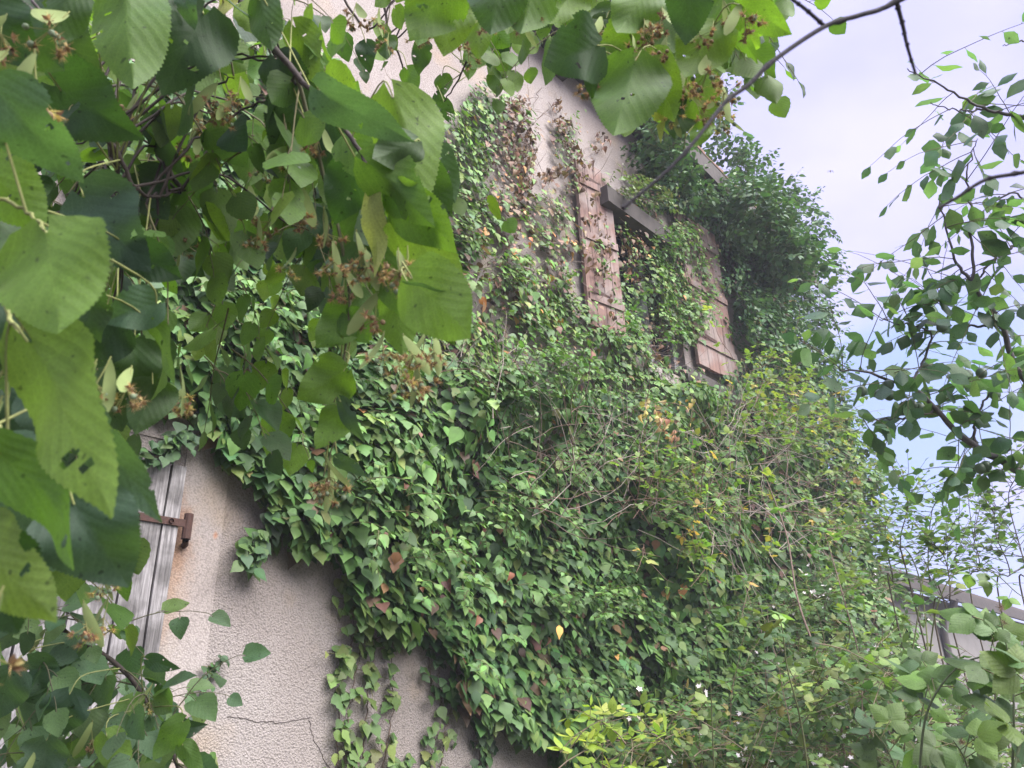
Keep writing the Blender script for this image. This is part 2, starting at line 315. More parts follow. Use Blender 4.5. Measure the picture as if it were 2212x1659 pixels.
# stucco: roughcast with rust runs, dirt and a smoother margin round the opening
def stucco(name, bump, smoothband=False):
    m, t, N, L = newmat(name)
    o = N('ShaderNodeOutputMaterial'); pr = N('ShaderNodeBsdfPrincipled', _Roughness=.92); L(pr.outputs[0], o.inputs[0])
    pr.inputs['Specular IOR Level'].default_value = .2
    g = N('ShaderNodeNewGeometry'); big = N('ShaderNodeTexNoise', _Scale=1.3, _Detail=6.0, _Roughness=.6); L(g.outputs['Position'], big.inputs['Vector'])
    mc = N('ShaderNodeMix', data_type='RGBA'); mc.inputs[6].default_value = (.31, .268, .252, 1); mc.inputs[7].default_value = (.385, .345, .33, 1)
    r = N('ShaderNodeMapRange', _From_Min=.35, _From_Max=.65); L(big.outputs['Fac'], r.inputs['Value']); L(r.outputs[0], mc.inputs[0])
    # ochre blotches
    n2 = N('ShaderNodeTexNoise', _Scale=2.7, _Detail=5.0); L(g.outputs['Position'], n2.inputs['Vector'])
    r2 = N('ShaderNodeMapRange', _From_Min=.56, _From_Max=.72, _To_Max=.45); L(n2.outputs['Fac'], r2.inputs['Value'])
    m2 = N('ShaderNodeMix', data_type='RGBA'); m2.inputs[7].default_value = (.42, .31, .19, 1); L(r2.outputs[0], m2.inputs[0]); L(mc.outputs[2], m2.inputs[6])
    col = m2.outputs[2]
    # vertical streaks of dirt
    mp = N('ShaderNodeMapping'); mp.inputs['Scale'].default_value = (7, 7, .5); L(g.outputs['Position'], mp.inputs[0])
    n3 = N('ShaderNodeTexNoise', _Scale=1.0, _Detail=4.0); L(mp.outputs[0], n3.inputs['Vector'])
    r3 = N('ShaderNodeMapRange', _From_Min=.5, _From_Max=.75, _To_Max=.35); L(n3.outputs['Fac'], r3.inputs['Value'])
    m3 = N('ShaderNodeMix', data_type='RGBA'); m3.inputs[7].default_value = (.28, .24, .22, 1); L(r3.outputs[0], m3.inputs[0]); L(col, m3.inputs[6]); col = m3.outputs[2]
    # rust runs from the hinges
    for (px, py, rad, zs, c, f) in ((374, 1165, .075, .42, (.20, .085, .05), .9), (352, 1230, .12, .35, (.33, .20, .13), .7), (345, 1340, .12, .22, (.33, .28, .235), .25), (464, 1157, .013, .6, (.45, .2, .1), .8)):
        p = hp(px, py)
        sb_ = N('ShaderNodeVectorMath', operation='SUBTRACT'); L(g.outputs['Position'], sb_.inputs[0]); sb_.inputs[1].default_value = tuple(p)
        sc_ = N('ShaderNodeVectorMath', operation='MULTIPLY'); L(sb_.outputs[0], sc_.inputs[0]); sc_.inputs[1].default_value = (1, 1, zs)
        ln = N('ShaderNodeVectorMath', operation='LENGTH'); L(sc_.outputs[0], ln.inputs[0])
        nn = N('ShaderNodeTexNoise', _Scale=30.0, _Detail=4.0); L(g.outputs['Position'], nn.inputs['Vector'])
        ma = N('ShaderNodeMath', operation='MULTIPLY_ADD'); L(nn.outputs['Fac'], ma.inputs[0]); ma.inputs[1].default_value = rad * .7; L(ln.outputs['Value'], ma.inputs[2])
        rr = N('ShaderNodeMapRange', _From_Min=rad * .55, _From_Max=rad * 1.35, _To_Min=f, _To_Max=0.0); rr.interpolation_type = 'SMOOTHSTEP'; L(ma.outputs[0], rr.inputs['Value'])
        mm = N('ShaderNodeMix', data_type='RGBA'); mm.inputs[7].default_value = (*c, 1); L(rr.outputs[0], mm.inputs[0]); L(col, mm.inputs[6]); col = mm.outputs[2]
    # roughcast grain
    n4 = N('ShaderNodeTexNoise', _Scale=140.0, _Detail=7.0, _Roughness=.82); L(g.outputs['Position'], n4.inputs['Vector'])
    v4 = N('ShaderNodeTexVoronoi', _Scale=170.0); v4.feature = 'SMOOTH_F1'; L(g.outputs['Position'], v4.inputs['Vector'])
    h = N('ShaderNodeMath', operation='SUBTRACT'); L(n4.outputs['Fac'], h.inputs[0]); L(v4.outputs['Distance'], h.inputs[1])
    rg = N('ShaderNodeMapRange', _From_Min=-.28, _From_Max=.22, _To_Min=.72, _To_Max=1.1); L(h.outputs[0], rg.inputs['Value'])
    ss = N('ShaderNodeVectorMath', operation='SCALE'); L(col, ss.inputs[0]); L(rg.outputs[0], ss.inputs['Scale']); L(ss.outputs[0], pr.inputs['Base Color'])
    b = N('ShaderNodeBump', _Strength=bump, _Distance=.0055); L(h.outputs[0], b.inputs['Height']); L(b.outputs[0], pr.inputs['Normal'])
    return m
M_stucco = stucco('roughcast_stucco', 1.0); M_band = stucco('smoother_stucco', .45)

# ------------------------------------------------------------------ naming
def tag(o, label=None, cat=None, group=None, kind=None):
    if label: o['label'] = label
    if cat: o['category'] = cat
    if group: o['group'] = group
    if kind: o['kind'] = kind
    return o
def thing(name, label, cat, loc=(0, 0, 0), group=None):
    e = bpy.data.objects.new(name, None); C.objects.link(e); e.empty_display_size = .1
    e.location = Vector([float(a) for a in loc]); return tag(e, label, cat, group)

# ------------------------------------------------------------------ ground
g = Geo(); nG = 60
xs = np.concatenate([np.linspace(-900, -12, 14), np.linspace(-10, 14, 40), np.linspace(17, 900, 14)])
ys = np.concatenate([np.linspace(-900, -9, 12), np.linspace(-8, 18, 44), np.linspace(22, 900, 14)])
X, Y = np.meshgrid(xs, ys); Z = (fbm(X * .8, Y * .8, 5) - .5) * .12 * (np.abs(X) < 40)
idx = np.arange(X.size).reshape(X.shape)
g.add(np.stack([X, Y, Z], -1).reshape(-1, 3), np.stack([idx[:-1, :-1], idx[:-1, 1:], idx[1:, 1:], idx[1:, :-1]], -1).reshape(-1, 4))
tag(g.build('ground', M_ground), kind='structure')

# ------------------------------------------------------------------ house
house = thing('house', 'abandoned house with pale roughcast gable wall overgrown with ivy', 'house', wp(2, 0))
OVH = .24
# picture landmarks on the wall
sA, zA = hit(375, 1010); sB, zB = hit(322, 1580)          # right edge of the ground floor shutter
S_SH = (sA + sB) / 2; Z_SHT = zA + .10
sr0, zr0 = hit(1215, 40, OVH); sr1, zr1 = hit(1752, 592, OVH)   # rake of the gable
slope = (zr1 - zr0) / (sr1 - sr0)
S_END = sr1 - .12                                          # right corner of the wall
def rake(s): return zr0 + slope * (s - sr0)
S_L = -3.2; S_APEX = sr0 - 1.3
# wall with openings: built of panels butted around the openings
win = [hit(1334, 480), hit(1432, 560)]
s_w0 = hit(1330, 560)[0]; s_w1 = hit(1432, 560)[0] + .12; z_wt = hit(1372, 480)[1]; z_wb = hit(1400, 800)[1]
g = Geo()
def wallpoly(s0, s1, zb, ztf=None, zt=None):
    n = max(1, int((s1 - s0) / .4)); S = np.linspace(s0, s1, n + 1)
    for a, b in zip(S[:-1], S[1:]):
        ta = zt if zt is not None else ztf(a); tb = zt if zt is not None else ztf(b)
        g.add([wp(a, zb), wp(b, zb), wp(b, tb), wp(a, ta)], [[0, 1, 2, 3]])
ztop = lambda s: min(rake(max(s, S_APEX)), rake(S_APEX) + slope * (S_APEX - s) * 1) - .05
D_S0, D_S1, D_Z0, D_Z1 = S_SH - 1.15, S_SH - .06, .95, Z_SHT - .06    # opening behind the ground floor shutter
wallpoly(S_L, D_S0, -.3, ztop); wallpoly(D_S0, D_S1, D_Z1, ztop); wallpoly(D_S0, D_S1, -.3, zt=D_Z0)
wallpoly(D_S1, s_w0, -.3, ztop); wallpoly(s_w0, s_w1, z_wt, ztop); wallpoly(s_w0, s_w1, -.3, zt=z_wb); wallpoly(s_w1, S_END, -.3, ztop)
for (a, b, c, d) in ((D_S0, D_S1, D_Z0, D_Z1), (s_w0, s_w1, z_wb, z_wt)):       # reveals
    g.add([wp(a, c), wp(a, d), wp(a, d, -.22), wp(a, c, -.22)], [[0, 1, 2, 3]]); g.add([wp(b, c), wp(b, d), wp(b, d, -.22), wp(b, c, -.22)], [[0, 1, 2, 3]])
    g.add([wp(a, d), wp(b, d), wp(b, d, -.22), wp(a, d, -.22)], [[0, 1, 2, 3]]); g.add([wp(a, c), wp(b, c), wp(b, c, -.22), wp(a, c, -.22)], [[0, 1, 2, 3]])
# the other three sides
D = 7.0
g.add([wp(S_END, -.3), wp(S_END, -.3, -D), wp(S_END, ztop(S_END), -D), wp(S_END, ztop(S_END))], [[0, 1, 2, 3]])
g.add([wp(S_L, -.3), wp(S_L, -.3, -D), wp(S_L, ztop(S_L), -D), wp(S_L, ztop(S_L))], [[0, 1, 2, 3]])
g.add([wp(S_L, -.3, -D), wp(S_END, -.3, -D), wp(S_END, ztop(S_END), -D), wp(S_L, ztop(S_L), -D)], [[0, 1, 2, 3]])
g.build('wall', M_stucco, house, False)
# smoother margin beside the shutter
g = Geo(); boxw(g, S_SH + .012, S_SH + .175, .5, Z_SHT + .16, -.02, .005); boxw(g, D_S0 - .1, S_SH + .012, D_Z1 + .05, Z_SHT + .16, -.02, .005)
g.build('window_surround', M_band, house, False)
# roof
roof_o = []
g = Geo()
zoff = .0
sE = sr1 + .05
def slab(g, s0, s1, z0f, th, o0, o1):
    v = []
    for s in (s0, s1):
        for o in (o0, o1): v += [wp(s, z0f(s), o), wp(s, z0f(s) + th, o)]
    g.add(v, [[0, 1, 3, 2], [4, 6, 7, 5], [0, 4, 5, 1], [2, 3, 7, 6], [0, 2, 6, 4], [1, 5, 7, 3]])
rk2 = lambda s: rake(S_APEX) + slope * (S_APEX - s)
slab(g, S_APEX, sE, rake, .05, OVH, -D); slab(g, S_L - .3, S_APEX, rk2, .05, OVH, -D)
roof = g.build('roof', M_fascia, house, False)
g = Geo()
Ln = math.hypot(1, slope)
nrow = int((sE - S_APEX) * Ln / .3)
for i in range(nrow):                                # rows of tiles with a lip each
    s0 = S_APEX + (sE - S_APEX) * i / nrow; s1 = S_APEX + (sE - S_APEX) * (i + 1.15) / nrow
    a = [wp(s0, rake(s0) + .055, OVH + .04), wp(s1, rake(s1) + .095, OVH + .04), wp(s1, rake(s1) + .095, -D), wp(s0, rake(s0) + .055, -D),
         wp(s1, rake(s1) + .06, OVH + .04), wp(s1, rake(s1) + .06, -D), wp(s0, rake(s0) + .05, OVH + .04)]
    g.add(a, [[0, 1, 2, 3], [1, 4, 5, 2], [0, 6, 4, 1]])
g.build('roof_tiles', M_tile, house, False)
g = Geo()
v = []
for s in (sr0 - 1.3, sE + .02):
    for o in (OVH + .005, OVH + .035): v += [wp(s, rake(s) - .14, o), wp(s, rake(s) + .052, o)]
g.add(v, [[0, 1, 3, 2], [4, 6, 7, 5], [0, 4, 5, 1], [2, 3, 7, 6], [0, 2, 6, 4], [1, 5, 7, 3]])
g.build('bargeboard', M_fascia, house, False)
for k, o in enumerate((.0,)):
    for s in (sr0 + .2, sr0 + 1.75, sr1 - .15):    # purlin ends under the overhang
        g = Geo(); boxw(g, s - .06, s + .06, rake(s) - .22, rake(s) - .05, -.1, OVH - .04); g.build('purlin_end', M_fascia, house, False)

# ground floor shutter (boards, ledge, hinge)
SHW = 1.1
sh = bpy.data.objects.new('shutter', None); C.objects.link(sh); sh.parent = house; tag(sh, 'weathered grey board shutter on the ground floor')
rr = random.Random(3)
g = Geo(); x = S_SH
zb = .75
i = 0
while x > S_SH - SHW:
    wdt = [.055, .10, .13, .12, .13, .11, .13, .12, .12, .12][i % 10]
    t0 = Z_SHT - .10 + rr.uniform(-.012, .012); t1 = t0 + rr.uniform(-.012, .012)
    # boards with a few knots along the length so the edges are not ruler straight
    zz = np.linspace(zb, 1, 9) ; zz = np.linspace(zb, t0, 9)
    e = [rr.uniform(-.002, .002) for _ in zz]
    A = [wp(x - wdt + .005 + e[k], zz[k], .025) for k in range(9)]; B = [wp(x - .001 + e[-k], zz[k], .025) for k in range(9)]
    A2 = [p + WN * (.026 + rr.uniform(0, .004)) for p in A]; B2 = [p + WN * (.026) for p in B]
    n = 9; Vv = A + B + A2 + B2; Q = []
    for k in range(8):
        Q += [[2 * n + k, 3 * n + k, 3 * n + k + 1, 2 * n + k + 1], [n + k, n + k + 1, 3 * n + k + 1, 3 * n + k], [k, 2 * n + k, 2 * n + k + 1, k + 1]]
    Q += [[n - 1, 3 * n - 1, 4 * n - 1, 2 * n - 1]]
    g.add(Vv, Q); x -= wdt; i += 1
g.build('board', M_wood, sh, False)
for zq in (.95, 2.02): g = Geo(); boxw(g, S_SH - SHW, S_SH - .01, zq, zq + .11, .004, .024); g.build('batten', M_wood, sh, False)
hs, hz = hit(362, 1126, .05)
g = Geo(); boxw(g, S_SH - .30, S_SH + .028, hz - .012, hz + .012, .053, .060)
tube(g, [wp(S_SH + .03, hz - .05, .052), wp(S_SH + .03, hz + .035, .052)], .015, 10)
tube(g, [wp(S_SH + .03, hz - .052, .052), wp(S_SH + .045, hz - .06, .02), wp(S_SH + .05, hz - .062, -.02)], .011, 8)
for ds in (.03, .14, .25): tube(g, [wp(S_SH - ds, hz, .058), wp(S_SH - ds, hz, .066)], .008, 8)
g.build('strap_hinge', M_rust, sh, False)

# upper window
wn_ = bpy.data.objects.new('window', None); C.objects.link(wn_); wn_.parent = house; tag(wn_, 'first floor window with peeling white frame and no light inside')
g = Geo()
fw = .055
boxw(g, s_w0, s_w0 + fw, z_wb, z_wt, -.14, -.06); boxw(g, s_w1 - fw, s_w1, z_wb, z_wt, -.14, -.06)
boxw(g, s_w0 + fw, s_w1 - fw, z_wt - fw, z_wt, -.14, -.06); boxw(g, s_w0 + fw, s_w1 - fw, z_wb, z_wb + fw, -.14, -.06)
sm_ = (s_w0 + s_w1) / 2; boxw(g, sm_ - .035, sm_ + .035, z_wb + fw, z_wt - fw, -.13, -.05)
for q in (.36, .68): zz = z_wb + (z_wt - z_wb) * q; boxw(g, s_w0 + fw, sm_ - .035, zz, zz + .025, -.125, -.07); boxw(g, sm_ + .035, s_w1 - fw, zz, zz + .025, -.125, -.07)
g.build('frame', M_frame, wn_, False)
g = Geo(); boxw(g, s_w0 + fw, s_w1 - fw, z_wb + fw, z_wt - fw, -.112, -.108); g.build('pane', M_glass, wn_, False)
g = Geo(); boxw(g, s_w0 - .1, s_w1 + .1, z_wb - .1, z_wb - .002, -.05, .09); g.build('sill', M_band, wn_, False)
l0 = hit(1313, 440, .16)[0]; l1 = hit(1436, 480, .16)[0]; lz = hit(1372, 470, .16)[1]
g = Geo(); boxw(g, l0, l1 + .04, lz - .03, lz + .11, -.05, .17); g.build('lintel', M_fascia, wn_, False)
def upshutter(sa, sb, zt, zb, swing, lab):
    e = bpy.data.objects.new('shutter', None); C.objects.link(e); e.parent = house; tag(e, lab)
    g = Geo(); n = 4; 
    for k in range(n):
        a = sa + (sb - sa) * k / n; b = sa + (sb - sa) * (k + 1) / n - .006
        oa = .04 + swing * k / n; ob = .04 + swing * (k + 1) / n; jt = rr.uniform(-.012, .012)
        v = [wp(a, zb + jt, oa), wp(b, zb + jt, ob), wp(b, zt + jt, ob), wp(a, zt + jt, oa)]; v2 = [p + WN * .025 for p in v]
        g.add(v + v2, [[4, 5, 6, 7], [0, 3, 2, 1], [0, 4, 7, 3], [1, 2, 6, 5], [3, 7, 6, 2], [0, 1, 5, 4]])
    g.build('board', M_redwood, e, False)
    for q in (.14, .50, .84):
        g = Geo(); z = zb + (zt - zb) * q
        v = [wp(sa + .01, z, .067), wp(sb - .01, z, .067 + swing), wp(sb - .01, z + .055, .067 + swing), wp(sa + .01, z + .055, .067)]; v2 = [p + WN * .012 for p in v]
        g.add(v + v2, [[4, 5, 6, 7], [0, 4, 7, 3], [1, 2, 6, 5], [3, 7, 6, 2], [0, 1, 5, 4]])
        g.build('batten', M_redwood, e, False)
    for q in (.18, .88):
        g = Geo(); z = zb + (zt - zb) * q; boxw(g, sa + .02, sa + .28, z, z + .03, .093, .097); g.build('strap_hinge', M_rust, e, False)
upshutter(hit(1247, 400, .06)[0], hit(1322, 600, .06)[0] + .02, hit(1250, 348, .06)[1], hit(1300, 715, .06)[1], .05, 'narrow faded red shutter left of the upper window with dead stems over it')
upshutter(hit(1488, 640, .06)[0], hit(1563, 680, .06)[0] + .02, hit(1535, 512, .06)[1], hit(1590, 832, .06)[1], .03, 'faded red shutter right of the upper window half covered by ivy')
g = Geo(); a0 = hit(1480, 845, .1); a1 = hit(1605, 880, .1); boxw(g, a0[0], a1[0], a1[1] - .05, a1[1] + .07, -.02, .14); g.build('ledge', M_fascia, house, False)
# cracks
for pts in ([(490, 1548), (530, 1552), (556, 1560), (590, 1558), (600, 1562), (668, 1550)], [(668, 1550), (676, 1590), (700, 1640), (712, 1659), (740, 1690)]):
    g = Geo(); P = []
    for k, q in enumerate(smooth_line(pts, 40)): P.append(hp(q[0] + rr.uniform(-2, 2), q[1] + rr.uniform(-1.5, 1.5), .0015))
    tube(g, P, .0010, 4); g.build('crack', M_line, house)

# ------------------------------------------------------------------ ivy on the wall
G1, G2, G3, G4 = (.078, .160, .045), (.11, .21, .055), (.058, .122, .047), (.165, .24, .065)   # greens
BR1, BR2, OR, PALE = (.20, .115, .075), (.11, .065, .045), (.55, .27, .10), (.22, .22, .09)
MAIN, UPPER, CORNER = 0, 1, 2
REG = [  # outline in the photograph, density, thickness, brown share, plant
 ([(180, 150), (520, 60), (700, 90), (760, 200), (900, 420), (1000, 520), (1020, 740), (960, 780), (620, 800), (540, 1000), (440, 870), (180, 900)], .95, .14, .06, MAIN),
 ([(430, 700), (480, 590), (620, 620), (800, 700), (960, 760), (1040, 740), (1300, 790), (1460, 830), (1600, 840), (1950, 900), (2000, 1180), (1950, 1300), (1950, 1900), (1250, 1900), (1235, 1659), (1140, 1600), (1060, 1560), (990, 1500), (960, 1380), (900, 1365), (850, 1370), (770, 1300), (765, 1230), (730, 1192), (660, 1185), (620, 1130), (585, 1110), (570, 1040), (520, 1010), (500, 960), (440, 900), (420, 860)], 1.0, .30, .05, MAIN),
 ([(840, 400), (960, 380), (1050, 380), (1140, 420), (1240, 520), (1300, 560), (1420, 640), (1420, 850), (1200, 850), (1000, 800), (940, 760), (840, 640)], .85, .10, .17, UPPER),
 ([(975, 250), (1040, 170), (1100, 190), (1085, 300), (1060, 380), (1100, 480), (960, 480), (930, 330)], .9, .07, .15, UPPER),
 ([(1080, 200), (1150, 180), (1165, 330), (1150, 430), (1180, 560), (1110, 560), (1080, 400)], .45, .06, .75, UPPER),
 ([(1205, 240), (1215, 230), (1245, 330), (1260, 400), (1225, 330)], .25, .05, .95, UPPER),
 ([(1225, 250), (1250, 215), (1262, 270), (1285, 350), (1255, 385), (1238, 330)], .3, .06, .3, UPPER),
 ([(1150, 430), (1250, 380), (1260, 560), (1180, 640), (1130, 560)], .38, .05, .5, UPPER),
 ([(1290, 400), (1420, 370), (1450, 400), (1440, 470), (1330, 460)], .75, .14, .2, UPPER),
 ([(1255, 400), (1330, 440), (1330, 560), (1260, 520)], .12, .1, .6, UPPER),
 ([(1330, 440), (1440, 480), (1400, 600), (1395, 560), (1340, 560)], .45, .1, .6, UPPER),
 ([(1400, 480), (1500, 470), (1540, 560), (1530, 650), (1500, 740), (1430, 720), (1385, 620)], .95, .13, .12, UPPER),
 ([(1310, 600), (1400, 620), (1390, 760), (1500, 800), (1500, 860), (1260, 840), (1240, 740), (1330, 740)], .85, .16, .12, UPPER),
 ([(1385, 290), (1480, 250), (1500, 400), (1620, 420), (1760, 520), (1800, 760), (1850, 900), (1620, 900), (1590, 830), (1575, 700), (1545, 510), (1480, 470), (1430, 430), (1420, 370)], 1.0, .22, .05, CORNER),
]
BARE = [[(1000, 560), (1060, 545), (1075, 620), (1040, 700), (1000, 680)], [(1055, 470), (1100, 520), (1085, 600), (1060, 590)], [(1238, 540), (1325, 570), (1345, 710), (1300, 730), (1255, 640)], [(690, 60), (760, 40), (800, 160), (740, 140)]]
def leafpack(n): return dict(pos=[], ax=[], nn=[], sz=[], ti=[])
ivyg = {MAIN: Geo(), UPPER: Geo(), CORNER: Geo()}
def scatter_ivy(step, layer):
    S = np.arange(-1.6, S_END + .35, step); Zz = np.arange(1.2, rake(S_APEX), step)
    s, z = [a.ravel() for a in np.meshgrid(S, Zz)]
    s = s + RNG.uniform(-.5, .5, s.shape) * step; z = z + RNG.uniform(-.5, .5, z.shape) * step
    base = W0[None] + s[:, None] * WD[None] + z[:, None] * np.array([[0, 0, 1.0]])
    px, py, _ = proj(base + WN[None] * .10)
    keep = (px > -250) & (px < 2100) & (py > -120) & (py < 1800); s, z, base, px, py = s[keep], z[keep], base[keep], px[keep], py[keep]
    jx = px + (fbm(s * 6, z * 6, 21) - .5) * 60; jy = py + (fbm(s * 6, z * 6, 31) - .5) * 60
    den = np.zeros(len(s)); th = np.zeros(len(s)); br = np.zeros(len(s)); who = np.full(len(s), -1)
    for poly, d, t, b, p in REG:
        m = inpoly(jx, jy, poly); den[m] = d; th[m] = t; br[m] = b; who[m] = p
    for poly in BARE:
        m = inpoly(jx, jy, poly); den[m] = den[m] * .12
    clump = fbm(s * 3.1, z * 3.1, 41)
    patch = fbm(s * 5.5, z * 4.0, 77)
    dd = np.where(den >= .95, den, np.clip(den * (.36 + 2.9 * (patch - .30)), 0, 1))
    keep = (RNG.random(len(s)) < dd) & (who >= 0) & ~((rake(s) - .05 < z) & (who == UPPER))
    s, z, base, px, py, th, br, who, clump, dd = [a[keep] for a in (s, z, base, px, py, th, br, who, clump, dd)]
    near = np.clip((px - 500) / 1000, 0, 1)
    th = th * np.where(who == MAIN, np.clip((px - 380) / 800, .3, 1), 1)
    th = th * np.where((who == MAIN), np.clip(1 - (py - 1050) / 500 * (px < 1350), .45, 1), 1)
    bump = np.clip(clump - .33, 0, 1) * 2.3 + vn(s * 1.4, z * 1.6, 91) * .35
    edge = np.clip((z - rake(s) + .6) / .6, 0, 1)
    o = .02 + th * bump * (1.0 if layer == 0 else .45) + RNG.exponential(.02, len(s)) * (1 if layer == 0 else .3)
    if layer == 1: o *= .8
    e = .04      # slope of the bulging surface gives the leaves their tilt
    def hh(a, b): return np.clip(fbm(a * 3.1, b * 3.1, 41) - .33, 0, 1) * 2.3 + vn(a * 1.4, b * 1.6, 91) * .35
    gs = (hh(s + e, z) - hh(s - e, z)) / (2 * e) * th; gz = (hh(s, z + e) - hh(s, z - e)) / (2 * e) * th
    k = len(s)
    n = WN[None] * 1.0 - WD[None] * gs[:, None] * .9 + np.array([[0, 0, 1.0]]) * (.55 - gz[:, None] * .9)
    n = nrm(n + RNG.normal(0, .26, (k, 3)))
    ax = np.array([[0, 0, -1.0]]) + WN[None] * .3 + RNG.normal(0, .34, (k, 3))
    ax = nrm(ax - n * np.sum(ax * n, 1, keepdims=True))
    pos = base + WN[None] * o[:, None]
    size = (.051 - .016 * near * np.clip((1250 - py) / 450, 0.1, 1)) * np.clip(RNG.normal(1, .32, k), .4, 1.8)
    size = np.where(who == UPPER, size * .9, size); size = np.where((who == UPPER) & (py < 420), size * .88, size)
    if layer == 1: size *= 1.1
    fresh = fbm(s * 1.9, z * 1.9, 55)
    T = tints(k, [G1, G2, G3, G4], [.42, .28, .22, .08], .2)
    hi = RNG.random(k) < np.clip((bump - .55) * 1.1, 0, .75) * (layer == 0)
    T[hi] = tints(int(hi.sum()), [G2, G4, (.085, .17, .05)], [.45, .25, .3], .16)
    isb = RNG.random(k) < (br * (.75 if layer == 0 else 1.4)); T[isb] = tints(int(isb.sum()), [BR1, BR2, PALE, OR], [.5, .32, .13, .05], .25)
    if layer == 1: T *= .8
    up_ = (who == UPPER) & ~isb; T[up_] *= np.array([1.2, 1.15, 1.0])
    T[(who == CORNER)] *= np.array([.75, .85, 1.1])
    typ = RNG.random(k)
    for pl in (MAIN, UPPER, CORNER):
        for ti_, (lo, hi_) in zip((ivy_heart, ivy_adult, ivy_lobe), ((0, .45), (.45, .68), (.68, 1.01)) if pl != CORNER else ((0, .3), (.3, .95), (.95, 1.01))):
            m = (who == pl) & (typ >= lo) & (typ < hi_)
            if m.any(): leaves(ivyg[pl], ti_, pos[m], ax[m], n[m], size[m], T[m], RNG.normal(-.12, .12, int(m.sum())), RNG.normal(-.11, .13, int(m.sum())))
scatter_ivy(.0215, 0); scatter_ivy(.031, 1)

# sprays: a drooping or upright shoot with leaves along it
def spray(gl, gs, start, d, length, n, size, tm, cols, wts, droop=.5, rad=.002, hang=.6, face=None, curl=-.15, fold=-.2, pet=.25, wave=0, stint=(.12, .12, .05), jit=.18, side=1.0, nrand=.35):
    start = np.asarray(start, float); d = nrm(np.asarray(d, float)); m = 9; P = [start]; q = d.copy()
    for i in range(m - 1):
        q = nrm(q + np.array([0, 0, -droop / m * 2]) + RNG.normal(0, .07, 3)); P.append(P[-1] + q * length / (m - 1))
    P = np.array(P); tube(gs, P, np.linspace(rad, rad * .4, m), 5, stint)
    t = np.linspace(.12, 1, n); f = t * (m - 1); i = np.minimum(f.astype(int), m - 2); fr = (f - i)[:, None]
    pos = P[i] * (1 - fr) + P[i + 1] * fr; tan = nrm(P[i + 1] - P[i])
    fc = nrm(np.array(face if face is not None else (0, 0, 1.0)))
    sd_ = nrm(np.cross(tan, fc[None] + RNG.normal(0, .15, (n, 3)))) * np.where(np.arange(n) % 2, 1, -1)[:, None] * side
    ax = nrm(tan * .55 + sd_ * .8 + np.array([[0, 0, -hang]]) + RNG.normal(0, .18, (n, 3)))
    ax[-1] = nrm(tan[-1] + np.array([0, 0, -hang * .5]))
    sz = size * np.clip(RNG.normal(1, .2, n), .5, 1.5) * (1 - .35 * t)
    nn = nrm(fc[None] + RNG.normal(0, nrand, (n, 3)))
    pb = pos + ax * (sz * pet)[:, None]
    if pet > .1:
        for a, b in zip(pos, pb): tube(gs, [a, (a + b) / 2 + np.array([0, 0, .002]), b], rad * .4, 4, stint)
    leaves(gl, tm, pb, ax, nn, sz, tints(n, cols, wts, jit), RNG.normal(curl, .1, n), RNG.normal(fold, .12, n), wave)
    return P

# shoots standing out of the main mass, catching the light
gst = {MAIN: Geo(), UPPER: Geo(), CORNER: Geo()}
FRESH = [(.10, .20, .055), (.13, .235, .06), (.08, .16, .05)]
def shoots(poly, n, who, length, size, o=(.12, .3), cols=FRESH, wt=(.4, .3, .3), nl=8, up=.3):
    x0, x1 = min(p[0] for p in poly), max(p[0] for p in poly); y0, y1 = min(p[1] for p in poly), max(p[1] for p in poly); c = 0
    while c < n:
        x, y = RNG.uniform(x0, x1), RNG.uniform(y0, y1)
        if not inpoly(np.array([x]), np.array([y]), poly)[0]: continue
        if vn(x / 55, y / 45, 17) < .45: continue
        c += 1; oo = RNG.uniform(*o); p = hp(x, y, oo)
        spray(ivyg[who], gst[who], p, WN * .7 + WD * RNG.normal(0, .5) + np.array([0, 0, RNG.normal(up, .4)]), length * RNG.uniform(.6, 1.3), nl, size, ivy_adult if RNG.random() < .6 else ivy_heart, cols, wt, .5, .0018, .45, WN * .6 + np.array([0, 0, .8]), pet=.3)
shoots([(640, 880), (900, 900), (1100, 1000), (1300, 1150), (1560, 1250), (1700, 1500), (1400, 1560), (1050, 1450), (800, 1200), (680, 1080)], 170, MAIN, .17, .045)
shoots([(1000, 800), (1180, 740), (1350, 820), (1450, 900), (1400, 1050), (1150, 1000)], 110, MAIN, .2, .04)
shoots([(450, 600), (700, 640), (900, 800), (700, 850), (480, 850)], 40, MAIN, .13, .046)
for cx, cy, rx, ry, n in ((1500, 1060, 40, 50, 26), (1750, 1110, 60, 40, 8), (1560, 1500, 60, 60, 20), (1300, 1310, 60, 50, 22), (1190, 800, 70, 50, 24), (1380, 700, 60, 60, 16)):
    for k in range(n):
        p = hp(cx + RNG.normal(0, rx * .6), cy + RNG.normal(0, ry * .6), RNG.uniform(.25, .42))
        spray(ivyg[MAIN], gst[MAIN], p, WN * .8 + np.array([RNG.normal(0, .5), RNG.normal(0, .4), .5]), .15, 10, .042, ivy_adult, FRESH, (.35, .45, .2), .4, .0016, .4, WN * .5 + np.array([0, 0, .9]), pet=.3)
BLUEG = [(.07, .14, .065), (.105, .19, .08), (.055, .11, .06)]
shoots([(1500, 420), (1620, 400), (1760, 430), (1800, 580), (1780, 700), (1800, 800), (1650, 800), (1590, 600)], 190, CORNER, .2, .062, (.08, .3), BLUEG, (.4, .3, .3), 9, .2)
